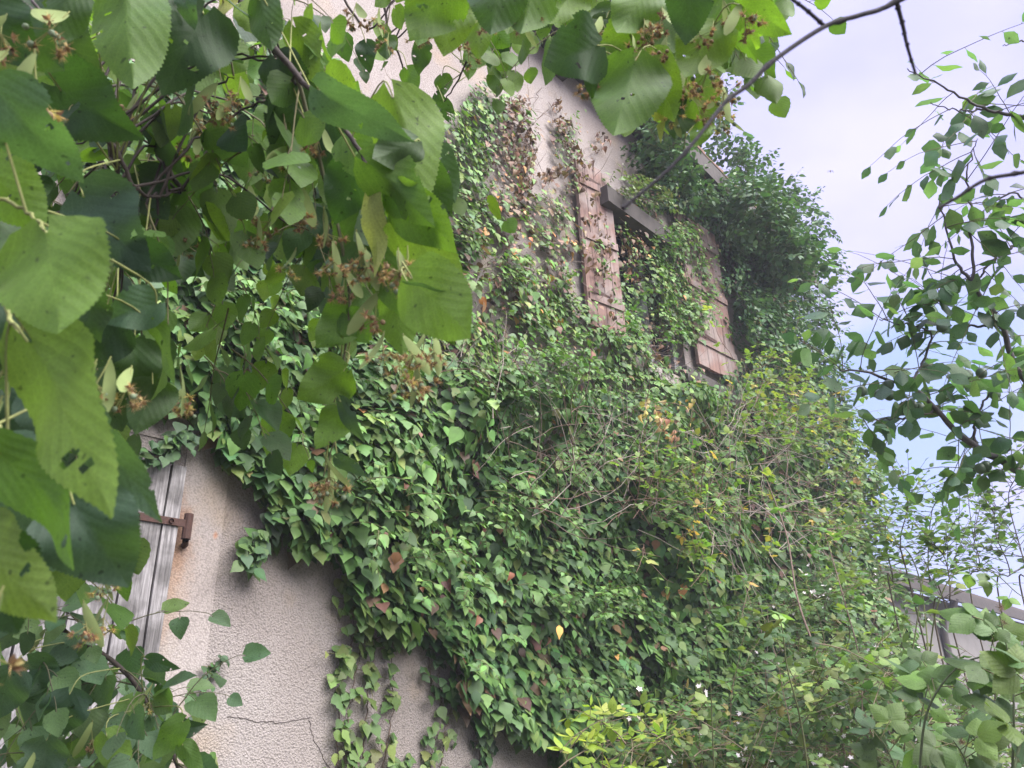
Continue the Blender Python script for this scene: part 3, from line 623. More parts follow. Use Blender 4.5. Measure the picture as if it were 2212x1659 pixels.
# the bushy head of ivy on the eave and over the roof edge
def blob_shoots(cx, cy, o, sig, n, who=CORNER, size=.068, cols=BLUEG):
    n = int(n * .85)
    c = hp(cx, cy, o)
    for k in range(n):
        v = RNG.normal(0, 1, 3); v = nrm(v) * abs(RNG.normal(.75, .3)) * sig
        spray(ivyg[who], gst[who], c + v * .8, v + np.array([0, 0, .15]), .22, 8, size, ivy_adult, cols, (.4, .3, .3), .45, .0016, .4, nrm(v) * .5 + np.array([0, 0, .8]), pet=.3)
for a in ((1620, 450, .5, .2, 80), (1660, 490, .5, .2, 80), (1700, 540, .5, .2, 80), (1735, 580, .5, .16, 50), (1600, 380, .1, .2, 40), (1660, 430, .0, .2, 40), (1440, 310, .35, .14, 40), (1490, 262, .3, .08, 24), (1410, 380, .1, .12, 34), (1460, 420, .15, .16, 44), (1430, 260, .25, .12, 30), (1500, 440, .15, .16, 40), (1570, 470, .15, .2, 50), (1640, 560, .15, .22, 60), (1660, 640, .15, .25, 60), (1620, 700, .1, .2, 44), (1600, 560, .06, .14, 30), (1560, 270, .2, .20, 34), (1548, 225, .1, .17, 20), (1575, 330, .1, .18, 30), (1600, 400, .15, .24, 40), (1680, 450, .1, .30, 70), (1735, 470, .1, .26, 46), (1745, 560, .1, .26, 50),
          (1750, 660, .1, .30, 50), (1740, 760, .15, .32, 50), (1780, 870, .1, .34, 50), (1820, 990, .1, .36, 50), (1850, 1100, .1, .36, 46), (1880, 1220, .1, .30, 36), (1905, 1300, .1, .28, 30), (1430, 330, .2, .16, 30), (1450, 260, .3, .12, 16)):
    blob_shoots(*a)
# woody stems of the ivy on the wall
def wander(p0, p1, n, amp, o0, o1):
    P = []
    for k in range(n):
        t = k / (n - 1); x = p0[0] * (1 - t) + p1[0] * t; y = p0[1] * (1 - t) + p1[1] * t
        a = amp * math.sin(t * math.pi)
        P.append(hp(x + RNG.normal(0, a), y + RNG.normal(0, a * .6), o0 * (1 - t) + o1 * t))
    return smooth_line(P, n * 3)
GR = (.30, .25, .22); DK = (.12, .085, .065); RD = (.17, .10, .075)
stems = [((1085, 170), (1185, 400), 3, .003), ((1185, 400), (1215, 560), 4, .003), ((1100, 210), (1150, 420), 4, .0035), ((1080, 330), (1070, 420), 3, .003), ((1150, 420), (1060, 660), 8, .006), ((1060, 660), (1030, 800), 8, .006),
         ((1245, 350), (1275, 620), 3, .006), ((1200, 200), (1245, 340), 4, .003), ((1185, 220), (1235, 345), 4, .0035), ((1245, 340), (1160, 385), 5, .005), ((1250, 345), (1310, 260), 5, .0035), ((1255, 350), (1330, 290), 5, .003),
         ((1420, 390), (1310, 460), 8, .005), ((1380, 420), (1300, 470), 8, .004), ((1160, 385), (1100, 470), 6, .004), ((960, 480), (1060, 560), 8, .005), ((900, 300), (830, 140), 5, .004), ((1160, 320), (1120, 300), 4, .003),
         ((1340, 620), (1370, 800), 4, .004), ((950, 290), (985, 420), 6, .004), ((1170, 190), (1140, 240), 3, .003), ((1130, 560), (1180, 700), 8, .004), ((1210, 560), (1190, 760), 6, .003), ((1395, 390), (1340, 420), 4, .003)]
for a, b, amp, r in stems:
    P = wander(a, b, 9, amp, .012, .03); tube(gst[UPPER], P, np.linspace(r * .8, r * .35, len(P)), 5, GR if RNG.random() < .6 else DK)
# tangles of bare twigs standing out of the ivy
def twigs(poly, n, who, o=(.1, .35), ln=.35, r=.0022, up=.5, cols=(DK, RD, GR)):
    x0, x1 = min(p[0] for p in poly), max(p[0] for p in poly); y0, y1 = min(p[1] for p in poly), max(p[1] for p in poly); c = 0
    while c < n:
        x, y = RNG.uniform(x0, x1), RNG.uniform(y0, y1)
        if not inpoly(np.array([x]), np.array([y]), poly)[0]: continue
        c += 1; p = hp(x, y, RNG.uniform(*o)); d = nrm(WD * RNG.normal(0, 1) + WN * RNG.uniform(0, .8) + np.array([0, 0, RNG.normal(up, .6)])); P = [p]
        L_ = ln * RNG.uniform(.5, 1.5)
        for k in range(8): d = nrm(d + RNG.normal(0, .16, 3)); P.append(P[-1] + d * L_ / 8)
        tube(gst[who], P, np.linspace(r, r * .35, 9), 4, cols[RNG.integers(len(cols))])
        if RNG.random() < .6:
            k = RNG.integers(2, 7); q = nrm(d + RNG.normal(0, .5, 3)); tube(gst[who], [P[k], P[k] + q * L_ * .2, P[k] + q * L_ * .4 + RNG.normal(0, .01, 3)], [r * .6, r * .4, r * .2], 4, cols[RNG.integers(len(cols))])
twigs([(880, 770), (1150, 760), (1200, 900), (900, 880)], 60, MAIN, (.1, .25), .28)
twigs([(1050, 900), (1400, 880), (1500, 1150), (1150, 1150)], 90, MAIN, (.25, .45), .4, .0026, .5, (GR, RD, DK))
twigs([(1380, 680), (1460, 700), (1480, 800), (1380, 800)], 60, UPPER, (.02, .14), .22, .0018, .1, (GR, RD, DK))
twigs([(1480, 900), (1760, 900), (1800, 1200), (1500, 1180)], 115, MAIN, (.3, .6), .5, .0028, 0, (GR, RD, GR))
twigs([(930, 300), (1300, 300), (1300, 700), (950, 700)], 60, UPPER, (.01, .06), .25, .002, .2, (GR, DK))
twigs([(1090, 220), (1160, 200), (1170, 420), (1100, 420)], 36, UPPER, (.01, .05), .2, .002, .4, (GR, BR1))
# dead leaf clumps beside the stems, with curled leaves
def dead(poly, n, who=UPPER, cols=(BR1, BR2, (.26, .17, .12)), size=.032, o=(.02, .08)):
    x0, x1 = min(p[0] for p in poly), max(p[0] for p in poly); y0, y1 = min(p[1] for p in poly), max(p[1] for p in poly)
    P = []
    while len(P) < n:
        x, y = RNG.uniform(x0, x1), RNG.uniform(y0, y1)
        if inpoly(np.array([x]), np.array([y]), poly)[0]: P.append(hp(x, y, RNG.uniform(*o)))
    P = np.array(P); ax = np.array([[0, 0, -1.0]]) + RNG.normal(0, .5, (n, 3)); nn = WN[None] + RNG.normal(0, .6, (n, 3))
    leaves(ivyg[who], ivy_heart, P, ax, nn, size * RNG.uniform(.6, 1.4, n), tints(n, cols, [1] * len(cols), .25), RNG.normal(-.5, .2, n), RNG.normal(-.6, .3, n))
dead([(1085, 200), (1140, 210), (1160, 330), (1150, 430), (1120, 430), (1090, 320)], 260)
dead([(1190, 230), (1210, 200), (1250, 330), (1240, 370), (1220, 330)], 70)
dead([(1240, 320), (1275, 330), (1330, 560), (1330, 700), (1255, 560)], 110, o=(.09, .14))
shoots([(1305, 400), (1360, 375), (1450, 420), (1445, 460), (1330, 440)], 40, UPPER, .13, .04, (.12, .24), [(.14, .21, .08), (.11, .17, .06), (.18, .2, .1)])
shoots([(1270, 480), (1340, 520), (1350, 740), (1280, 740), (1300, 620)], 10, UPPER, .14, .04, (.08, .16))
shoots([(960, 380), (1200, 480), (1250, 700), (1000, 720), (950, 500)], 50, UPPER, .12, .038, (.05, .12), [(.12, .20, .05), (.15, .22, .06), (.09, .16, .05)])
shoots([(1400, 490), (1520, 520), (1530, 640), (1480, 720), (1400, 640)], 40, UPPER, .14, .04, (.1, .2))
dead([(1290, 280), (1320, 300), (1290, 340), (1275, 330)], 22)
dead([(1165, 370), (1215, 350), (1240, 370), (1170, 400)], 46)
dead([(1330, 480), (1400, 500), (1390, 620), (1350, 600)], 60, cols=(BR1, (.36, .2, .13), (.26, .17, .12)))
dead([(1360, 690), (1470, 700), (1460, 800), (1370, 800)], 90)
dead([(1000, 480), (1080, 520), (1150, 640), (1100, 700), (1010, 600)], 70)
dead([(1400, 860), (1440, 880), (1475, 950), (1440, 950), (1400, 900)], 40, MAIN, ((.42, .25, .13), (.36, .2, .11), (.42, .34, .14)), .028, (.4, .55))
dead([(1370, 870), (1500, 860), (1490, 930), (1400, 930)], 22, MAIN, ((.42, .32, .12), (.36, .32, .1)), .032, (.4, .55))
dead([(900, 480), (1250, 500), (1250, 700), (1000, 700)], 16, cols=((.75, .33, .12), (.7, .4, .16)), size=.045)
dead([(700, 850), (1600, 1200), (1400, 1500), (900, 1350)], 26, MAIN, cols=((.24, .11, .07), (.28, .16, .09), (.18, .08, .06)), size=.034, o=(.12, .3))
leaves(ivyg[MAIN], ivy_heart, hp(1208, 1355, .42), (0, 0, -1), WN, .05, (.75, .42, .13), -.1, -.1)
ivm = thing('ivy', 'thick green ivy covering the lower middle of the wall, its heart shaped leaves overlapping', 'ivy', wp(2.0, 0))
ivyg[MAIN].build('foliage', M_ivy, ivm); gst[MAIN].build('stems', M_bark, ivm)
ivu = thing('ivy', 'patchy half dead ivy with brown leaves and bare stems around the upper window', 'ivy', wp(1.6, 0))
ivyg[UPPER].build('foliage', M_ivy, ivu); gst[UPPER].build('stems', M_bark, ivu)
ivc = thing('ivy', 'dark bushy ivy clothing the right corner and eave of the house against the sky', 'ivy', wp(S_END - .1, 0))
ivyg[CORNER].build('foliage', M_ivy, ivc); gst[CORNER].build('stems', M_bark, ivc)

# separate creeping strands on the bare wall
def strand(label, paths, n, size, cols, wts, tm=(ivy_lobe, ivy_heart), wid=16, st=DK, o=(.01, .05)):
    g1, g2 = Geo(), Geo(); first = None
    for pts in paths:
        c = smooth_line(pts, 40)
        P = np.array([hp(a + RNG.normal(0, 2), b + RNG.normal(0, 2), .012) for a, b in c]); tube(g2, P, np.linspace(.0035, .0012, 40), 5, st)
        if first is None: first = P[0]
        k = max(4, int(n * .56 * len(pts) / 3)); u = RNG.random(k) ** .9 * 39; i = u.astype(int); i = np.minimum(i, 38)
        q = c[i] + (c[i + 1] - c[i]) * (u - i)[:, None] + RNG.normal(0, wid, (k, 2)) * np.array([1, .7])
        pos = np.array([hp(a, b, RNG.uniform(*o)) for a, b in q])
        nn = nrm(WN[None] + np.array([[0, 0, .45]]) + RNG.normal(0, .28, (k, 3))); ax = np.array([[0, 0, -1.0]]) + RNG.normal(0, .5, (k, 3)); ax -= nn * np.sum(ax * nn, 1, keepdims=True)
        sz = size * RNG.uniform(.5, 1.25, k); T = tints(k, cols, wts, .18); h = RNG.random(k) < .6
        for t_, m in ((tm[0], h), (tm[1], ~h)):
            if m.any(): leaves(g1, t_, pos[m], ax[m], nn[m], sz[m], T[m], RNG.normal(-.1, .08, int(m.sum())), RNG.normal(-.15, .1, int(m.sum())))
        for a, b in zip(pos[::2], range(0, k, 2)):
            j = i[b]; tube(g2, [P[j], (P[j] + a) / 2 + WN * .01, a], .0009, 4, (.16, .15, .06))
    e = thing('ivy_strand', label, 'ivy', first, 'ivy strands creeping on the bare wall')
    g1.build('foliage', M_ivy, e); g2.build('stem', M_bark, e)
LT = [(.13, .20, .06), (.09, .16, .05), (.17, .22, .07)]; MD = [(.06, .12, .045), (.09, .16, .05), (.045, .09, .04)]
strand('wide pale green ivy strand hanging beside the bare wall below the thick ivy', [[(780, 1720), (795, 1500), (825, 1340)], [(740, 1720), (750, 1560), (790, 1350)], [(820, 1700), (850, 1500), (840, 1380)], [(730, 1660), (735, 1480), (745, 1400)], [(760, 1400), (762, 1310), (745, 1250)]], 74, .047, LT, (.4, .35, .25), wid=15)
strand('pale ivy strand at the bottom centre between two bare patches of wall', [[(940, 1720), (960, 1600), (975, 1530)], [(920, 1720), (930, 1640), (950, 1560)], [(900, 1700), (870, 1660), (880, 1640)]], 46, .04, LT, (.35, .45, .2), wid=12)
strand('narrow dark ivy strand hanging from the thick ivy at the bottom centre', [[(1040, 1720), (1035, 1600), (1020, 1540)], [(1050, 1700), (1050, 1620), (1030, 1560)]], 60, .042, MD, (.4, .2, .4), wid=11)
strand('short leafy ivy strand reaching down from the thick ivy edge to the bare wall', [[(935, 1500), (925, 1420), (900, 1350)], [(955, 1530), (950, 1470), (940, 1400)]], 34, .046, MD, (.4, .3, .3), wid=14)
strand('small ivy tuft hanging left of the thick ivy on the bare wall', [[(540, 1232), (570, 1180), (600, 1120)], [(515, 1185), (560, 1160), (600, 1130)]], 84, .044, MD, (.35, .4, .25), (ivy_heart, ivy_heart), wid=13, o=(.02, .09))
strand('ivy tuft creeping over the top corner of the grey shutter', [[(300, 985), (350, 985), (420, 940)], [(330, 960), (380, 950), (400, 930)]], 80, .042, MD, (.4, .2, .4), (ivy_heart, ivy_adult), wid=14, o=(.04, .12))
strand('slender young creeper climbing the bare wall right of the grey shutter', [[(402, 1580), (425, 1520), (442, 1470), (478, 1420)]], 64, .036, MD, (.3, .3, .4), (ivy_adult, ivy_adult), wid=9)
strand('tiny creeper tip at the bottom edge of the bare wall', [[(452, 1720), (455, 1660), (460, 1630)]], 26, .03, LT, (.3, .3, .4), (ivy_adult, straw), wid=6)

# ------------------------------------------------------------------ linden tree in front
LB = [(.095, .172, .034), (.078, .15, .032), (.115, .195, .04)]                   # bright leaves, backlit glow put into the tint
LD = [(.035, .075, .028), (.045, .09, .03), (.028, .06, .028)]                 # deep green leaves, shade put into the tint
LG = [(.06, .11, .065), (.05, .095, .06)]                                    # dull bluish leaves
YS = (.22, .24, .08)
linden = thing('linden_tree', 'linden tree with large heart shaped leaves and dry blossom hanging in front of the wall', 'tree', (-2.3, .4, 0))
g = Geo(); tube(g, smooth_line([(-2.3, .4, -.1), (-2.25, .45, 1.2), (-2.3, .5, 2.6), (-2.2, .45, 4.6)], 24), np.linspace(.17, .09, 24), 14, (.09, .07, .055)); g.build('trunk', M_bark, linden)
BRK = (.045, .033, .028)
class Bough:
    def __init__(s, lab=None): s.wood, s.leaf, s.lab, s.pts = Geo(), Geo(), lab, []
    def near(s, p):
        q = np.concatenate(s.pts); d = np.linalg.norm(q - p, axis=1); i = np.argsort(d)[:max(3, len(q) // 5)]
        return q[RNG.choice(i)]
    def finish(s):
        b = s.wood.build('branch', M_bark, linden)
        if s.lab: b['label'] = s.lab
        s.leaf.build('foliage', M_linden, b); s.obj = b; return b
def hero(B, bx, by, tx, ty, d0, d1, wr=1.0, roll=0.0, col='b', curl=-.2, fold=-.16, petto=None):
    """one leaf from its base to its tip; wr widens, roll turns it about its midrib, d0/d1 depths"""
    a, b = at(bx, by, d0), at(tx, ty, d1); ax = b - a; Lh = np.linalg.norm(ax)
    V = nrm(CAM - (a + b) / 2); sd_ = nrm(np.cross(nrm(ax), V)); n0 = np.cross(sd_, nrm(ax))
    n = n0 * math.cos(roll) + sd_ * math.sin(roll)
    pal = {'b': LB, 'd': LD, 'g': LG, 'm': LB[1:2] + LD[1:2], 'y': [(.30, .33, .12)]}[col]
    tm = (linden_hi[0] * np.array([wr, 1, 1]), linden_hi[1], linden_hi[2])
    Q = tm[1]; cen = tm[0][Q].mean(1); keep = np.ones(len(Q), bool)
    for _ in range(RNG.integers(0, 4)):
        hx, hy, hr = RNG.uniform(-.3, .3), RNG.uniform(.12, .8), RNG.uniform(.012, .03)
        keep &= ((cen[:, 0] - hx) / 1.6) ** 2 + (cen[:, 1] - hy) ** 2 > hr * hr
    if RNG.random() < .5:
        hx, hy, hr = RNG.choice((-.46, .46)), RNG.uniform(.2, .6), RNG.uniform(.04, .09); keep &= (cen[:, 0] - hx * wr) ** 2 + (cen[:, 1] - hy) ** 2 > hr * hr
    tm = (tm[0], Q[keep], tm[2])
    leaves(B.leaf, tm, a, ax, -n if col in 'bmy' else n, Lh, tints(1, pal, [1] * len(pal), .07)[0], curl + RNG.normal(0, .1), fold + RNG.normal(0, .16), .095)
    if petto is None: petto = (bx * 1.25 - tx * .25 + RNG.normal(0, 6), by * 1.25 - ty * .25 - 25)
    c = at(petto[0], petto[1], d0 + .01); q = B.near(a)
    if np.linalg.norm(q - a) < .30: tube(B.wood, smooth_line([a, c * .6 + (a * .5 + q * .5) * .4, q], 10), np.linspace(.0008, .0012, 10), 5, YS)
    else: tube(B.wood, [a, (a + c) / 2 + np.array([0, 0, .004]), c], .0009, 5, YS)
def bough(B, pts, r0, r1=None, tint=BRK, k=7, n=28):
    P = smooth_line([at(*p) for p in pts], n); P = P + RNG.normal(0, .0008, P.shape); B.pts.append(P); tube(B.wood, P, np.linspace(r0, r1 or r0 * .4, n), k, tint); return P
B1 = Bough('main left bough with the nearest large leaves')
bough(B1, [(-300, -200, 1.0), (60, 20, .95), (120, 120, .95), (180, 220, .95), (235, 300, .95), (285, 400, .97), (300, 480, 1.0)], .006, .002)
bough(B1, [(235, 300, .95), (255, 380, .97), (258, 460, .98)], .004, .0016)
bough(B1, [(285, 400, .97), (330, 425, 1.0), (400, 410, 1.05)], .003, .0012)
bough(B1, [(-80, 560, .6), (0, 640, .58), (40, 720, .56), (60, 745, .55)], .0022, .0016, YS)
bough(B1, [(-80, 900, .55), (0, 930, .52), (12, 975, .5)], .0022, .0016, YS)
bough(B1, [(-60, 400, .6), (60, 460, .58), (100, 505, .55)], .0018, .0012, YS)
H = [(-5, 195, 172, 402, .56, .60, .72, .35, 'g'), (-60, 330, 115, 500, .60, .62, .8, .3, 'b'), (95, 498, 165, 752, .50, .47, .88, .35, 'b'), (0, 470, 70, 640, .62, .6, 1.0, -.5, 'm'),
     (268, -30, 300, 218, .75, .72, .62, .2, 'b'), (440, 30, 352, 196, .92, .9, .95, .1, 'd'), (120, 185, 264, 290, .85, .84, .95, .3, 'd'),
     (180, 425, 305, 575, .8, .78, .9, .2, 'g'), (285, 540, 392, 604, .8, .82, .9, .2, 'd'), (60, 738, 318, 1130, .50, .44, .42, .5, 'b'),
     (92, 818, 120, 985, .60, .58, .8, .4, 'g'), (110, 815, 172, 960, .61, .6, .5, -.4, 'g'), (195, 905, 322, 1130, .62, .6, .42, .5, 'g'), (0, 975, 268, 1198, .48, .46, .40, .6, 'b'),
     (-50, 1000, 145, 1235, .56, .56, .9, .15, 'g'), (160, 1090, 275, 1275, .55, .56, 1.0, .15, 'g'), (-70, 1160, 165, 1335, .47, .45, .55, .5, 'b'), (-50, 1190, 35, 1372, .5, .5, 1.1, .1, 'd'),
     (338, 655, 220, 694, .75, .73, .9, .2, 'g'), (5, 590, 70, 760, .72, .72, .8, .2, 'g'), (190, 620, 200, 740, .7, .7, .8, .7, 'd'), (300, 380, 380, 480, 1.05, 1.05, .9, .3, 'm'),
     (30, 60, 130, 150, .75, .75, .9, .3, 'd'), (100, 30, 200, 160, .9, .9, .9, .2, 'd'), (150, -20, 110, 110, .8, .8, .8, .5, 'm'), (-20, 20, 60, 140, .7, .7, 1.0, .2, 'd'), (90, 620, 120, 720, .8, .8, 1, .2, 'd'),
     (250, 700, 190, 800, .85, .85, 1.0, .2, 'd'), (290, 745, 300, 860, .9, .9, 1.05, .1, 'd'), (330, 700, 420, 830, .75, .73, .3, .7, 'b'), (330, 830, 300, 935, .9, .9, 1.0, .2, 'm'), (20, 700, 90, 840, .9, .9, 1.0, .1, 'd'),
     (20, 860, 60, 1000, .85, .85, 1.1, .1, 'd'), (210, 800, 260, 930, .95, .95, 1.1, .1, 'd'), 
     (215, 45, 240, 110, .8, .8, .5, .8, 'b'), (330, -15, 335, 90, .95, .95, .9, .2, 'm'), (490, -20, 470, 70, 1.0, 1.0, .5, .7, 'y'), (400, -10, 415, 60, .9, .9, .7, .4, 'g')]
for h in H: hero(B1, *h)
B2 = Bough('drooping middle bough of the linden whose leaves end in mid picture')
bough(B2, [(420, -150, 1.1), (560, 60, 1.0), (640, 160, .95), (705, 225, .92), (760, 300, .9), (800, 370, .88), (815, 440, .86)], .005, .0016)
bough(B2, [(760, 300, .92), (850, 420, .9), (880, 500, .88), (885, 600, .86)], .0022, .0010, YS)
bough(B2, [(640, 160, .95), (700, 380, 1.0), (745, 560, 1.0), (755, 680, 1.0), (740, 800, 1.0), (735, 880, 1.0), (720, 960, 1.0), (700, 1030, 1.0)], .0028, .0009, (.10, .10, .05))
H = [(850, 212, 925, 462, .86, .84, .62, .2, 'b'), (695, 195, 875, 312, .80, .78, .45, .45, 'g'), (895, 305, 800, 352, .84, .82, .95, .25, 'm'), (795, 352, 948, 490, .83, .82, .62, .3, 'b'), (850, 425, 1012, 536, .84, .83, .62, .35, 'b'),
     (865, 478, 1006, 625, .85, .84, .7, .3, 'b'), (892, 602, 1040, 742, .74, .70, .74, .15, 'b'), (880, 608, 970, 640, .72, .72, .15, .9, 'g'), (830, 560, 905, 700, .88, .88, .7, .3, 'm'), (800, 420, 830, 600, .85, .85, .35, .6, 'y'),
     (600, 130, 680, 260, 1.0, 1.0, .7, .3, 'd'), (720, 250, 700, 380, 1.0, 1.0, .8, .2, 'd'), (770, 360, 720, 480, .95, .95, .9, .1, 'd'), (850, 640, 880, 772, .9, .9, .75, .3, 'b'),
     (760, 300, 830, 400, .92, .9, .8, .2, 'b'), (900, 350, 980, 470, .95, .95, .7, .2, 'd'), (930, 330, 1000, 440, 1.0, 1.0, .7, .3, 'm'), (640, 60, 700, 190, 1.0, 1.0, .6, .4, 'b'), (650, 200, 590, 330, 1.05, 1.05, .9, .1, 'd'), (780, 470, 760, 620, 1.0, 1.0, .8, .1, 'm'),
     (755, 675, 688, 752, 1.0, 1.0, 1.0, .2, 'b'), (750, 680, 800, 742, 1.0, 1.0, .9, .2, 'b'), (742, 802, 640, 862, .97, .97, .98, .1, 'b'), (735, 800, 752, 880, .99, .99, .6, .5, 'b'), (735, 892, 688, 970, .97, .97, .85, .3, 'b'),
     (736, 868, 780, 962, .96, .96, .38, .5, 'g'), (560, 0, 600, 120, .95, .95, .7, .3, 'm'), (835, 520, 810, 620, .95, .95, .6, .3, 'm'), (920, 540, 985, 660, .95, .95, .8, .1, 'm'), (730, 990, 790, 1030, 1.0, 1.0, .5, .4, 'g')]
for h in H: hero(B2, *h)
B3 = Bough('leafy boughs of the linden hanging in from the top edge')
bough(B3, [(1500, -200, 1.2), (1540, 20, 1.15), (1480, 60, 1.15), (1380, 110, 1.2)], .004, .0012)
bough(B3, [(1500, 40, 1.15), (1485, 120, 1.15), (1490, 200, 1.15), (1475, 330, 1.15)], .002, .0008, (.1, .1, .05))
B3b = Bough('bough of the linden with smaller leaves at the top centre')
bough(B3b, [(900, -120, 1.4), (1010, 60, 1.5), (1005, 140, 1.55), (960, 220, 1.6)], .004, .0012)
bough(B3b, [(820, -80, 1.9), (838, 60, 1.9), (870, 140, 1.95), (880, 235, 2.0)], .004, .0015)
bough(B3b, [(700, -80, 1.5), (790, 60, 1.5), (850, 0, 1.5)], .003, .0012)
H = [(965, -35, 885, 92, 1.05, 1.05, .95, .15, 'b'), (985, 5, 960, 128, 1.1, 1.1, .9, .2, 'b'), (1080, -50, 1060, 82, 1.0, 1.0, 1.05, .1, 'm'), (1150, -60, 1130, 90, 1.05, 1.05, .9, .2, 'm'), (1240, -30, 1190, 70, 1.2, 1.2, .9, .3, 'b'),
     (1290, 98, 1178, 138, .98, .96, 1.15, .15, 'd'), (1278, 122, 1274, 212, 1.0, 1.0, .5, .4, 'd'), (1372, 130, 1328, 322, 1.0, .98, .86, .15, 'b'), (1390, 60, 1300, 190, 1.1, 1.1, .9, .2, 'b'), (1440, 100, 1400, 250, 1.1, 1.08, .9, .25, 'b'), (1330, 20, 1270, 110, 1.2, 1.2, .9, .2, 'm'), (1500, 170, 1530, 290, 1.1, 1.1, .8, .3, 'b'), (1480, 210, 1460, 310, 1.12, 1.1, .8, .3, 'm'), (1520, -30, 1500, 110, 1.1, 1.1, .9, .2, 'b'), (1450, 20, 1390, 130, 1.2, 1.2, .9, .2, 'b'), (1310, 40, 1290, 120, 1.2, 1.2, .8, .2, 'm'), (1400, 128, 1478, 262, 1.05, 1.05, .7, .3, 'b'),
     (1395, -20, 1330, 90, 1.1, 1.1, .95, .2, 'b'), (1470, 0, 1420, 140, 1.1, 1.1, .95, .1, 'b'), (1540, 60, 1478, 192, 1.0, 1.0, .9, .2, 'b'), (1500, -60, 1480, 90, .95, .95, .8, .1, 'd'), (1600, 10, 1713, 62, .95, .95, .72, .35, 'm'),
     (1584, 55, 1642, 137, 1.0, 1.0, .35, .4, 'm'), (1560, -30, 1570, 80, 1.05, 1.05, .8, .3, 'b'), (1522, 262, 1500, 322, 1.15, 1.15, .9, .2, 'b'), (1440, 150, 1420, 230, 1.15, 1.15, .8, .3, 'm'), (1410, 200, 1440, 312, 1.1, 1.1, .28, .4, 'y'),
     (1420, 230, 1450, 290, 1.2, 1.2, .6, .5, 'b'), (955, 165, 965, 208, 1.7, 1.7, .95, .2, 'm'), (945, 205, 980, 248, 1.7, 1.7, .6, .4, 'd'), (950, 225, 968, 265, 1.75, 1.75, .5, .5, 'd'), (790, 92, 795, 152, 1.6, 1.6, .8, .2, 'd'),
     (830, 80, 838, 132, 1.7, 1.7, .9, .2, 'm'), (915, 95, 900, 155, 1.6, 1.6, .8, .3, 'd'), (1010, 110, 1020, 180, 1.6, 1.6, .6, .4, 'b'), (1050, 80, 1060, 150, 1.6, 1.6, .7, .3, 'm'), (1090, 60, 1085, 125, 1.6, 1.6, .8, .3, 'd'),
     (1030, 30, 1035, 130, 1.3, 1.3, .8, .2, 'b'), (880, 150, 905, 200, 1.8, 1.8, .9, .2, 'm'), (925, 20, 905, 110, 1.3, 1.3, .8, .2, 'b'), (1120, -10, 1100, 90, 1.3, 1.3, .9, .2, 'b'), (1200, 10, 1160, 60, 1.4, 1.4, .8, .2, 'd'), (1070, 160, 1078, 210, 1.8, 1.8, .9, .1, 'b')]
for h in H: hero(B3 if h[0] > 1170 else B3b, *h)
B4 = Bough('lower left bough of the linden with dull grey green leaves')
P4 = bough(B4, [(-250, 1200, 1.5), (50, 1304, 1.45), (144, 1368, 1.42), (252, 1435, 1.4), (323, 1526, 1.38), (387, 1662, 1.35), (420, 1800, 1.35)], .0055, .003)
LGL = [(.09, .16, .08), (.07, .135, .068), (.11, .185, .072), (.13, .21, .06)]
for k in range(34):
    t = RNG.uniform(.2, .95); p = P4[int(t * 27)]; spray(B4.leaf, B4.wood, p, (RNG.normal(0, .8), RNG.normal(0, .6), RNG.normal(.05, .4)), RNG.uniform(.12, .28), RNG.integers(4, 7), .062, linden_lo, LGL, (.4, .3, .2, .1), .7, .0016, .75, (RNG.normal(0, .5), -.75, .65), -.12, -.2, .45, .03, (.10, .10, .05), .12)
for k in range(34):
    p = at(RNG.uniform(-60, 270), RNG.uniform(1430, 1740), RNG.uniform(1.3, 1.7)); spray(B4.leaf, B4.wood, p, (RNG.normal(0, .8), RNG.normal(0, .6), RNG.normal(.1, .4)), RNG.uniform(.1, .25), 5, .064, linden_lo, LGL, (.4, .3, .2, .1), .7, .0018, .75, (RNG.normal(0, .5), -.75, .65), -.12, -.2, .45, .03, (.10, .10, .05), .12)
for h in [(320, 1425, 384, 1448, 1.3, 1.3, .55, .3, 'd'), (395, 1560, 330, 1640, 1.25, 1.25, .6, .3, 'm'), (360, 1580, 440, 1570, 1.3, 1.3, .7, .2, 'd'), (150, 1500, 130, 1600, 1.25, 1.25, 1.0, .2, 'g'), (60, 1430, 110, 1530, 1.3, 1.3, .9, .2, 'g'), (395, 1610, 440, 1670, 1.25, 1.25, .6, .2, 'b'),
          (230, 1590, 280, 1680, 1.2, 1.2, .7, .2, 'b'), (20, 1450, -10, 1560, 1.2, 1.2, 1.0, .2, 'g'), (100, 1600, 90, 1700, 1.2, 1.2, 1.0, .2, 'g')]: hero(B4, *h)
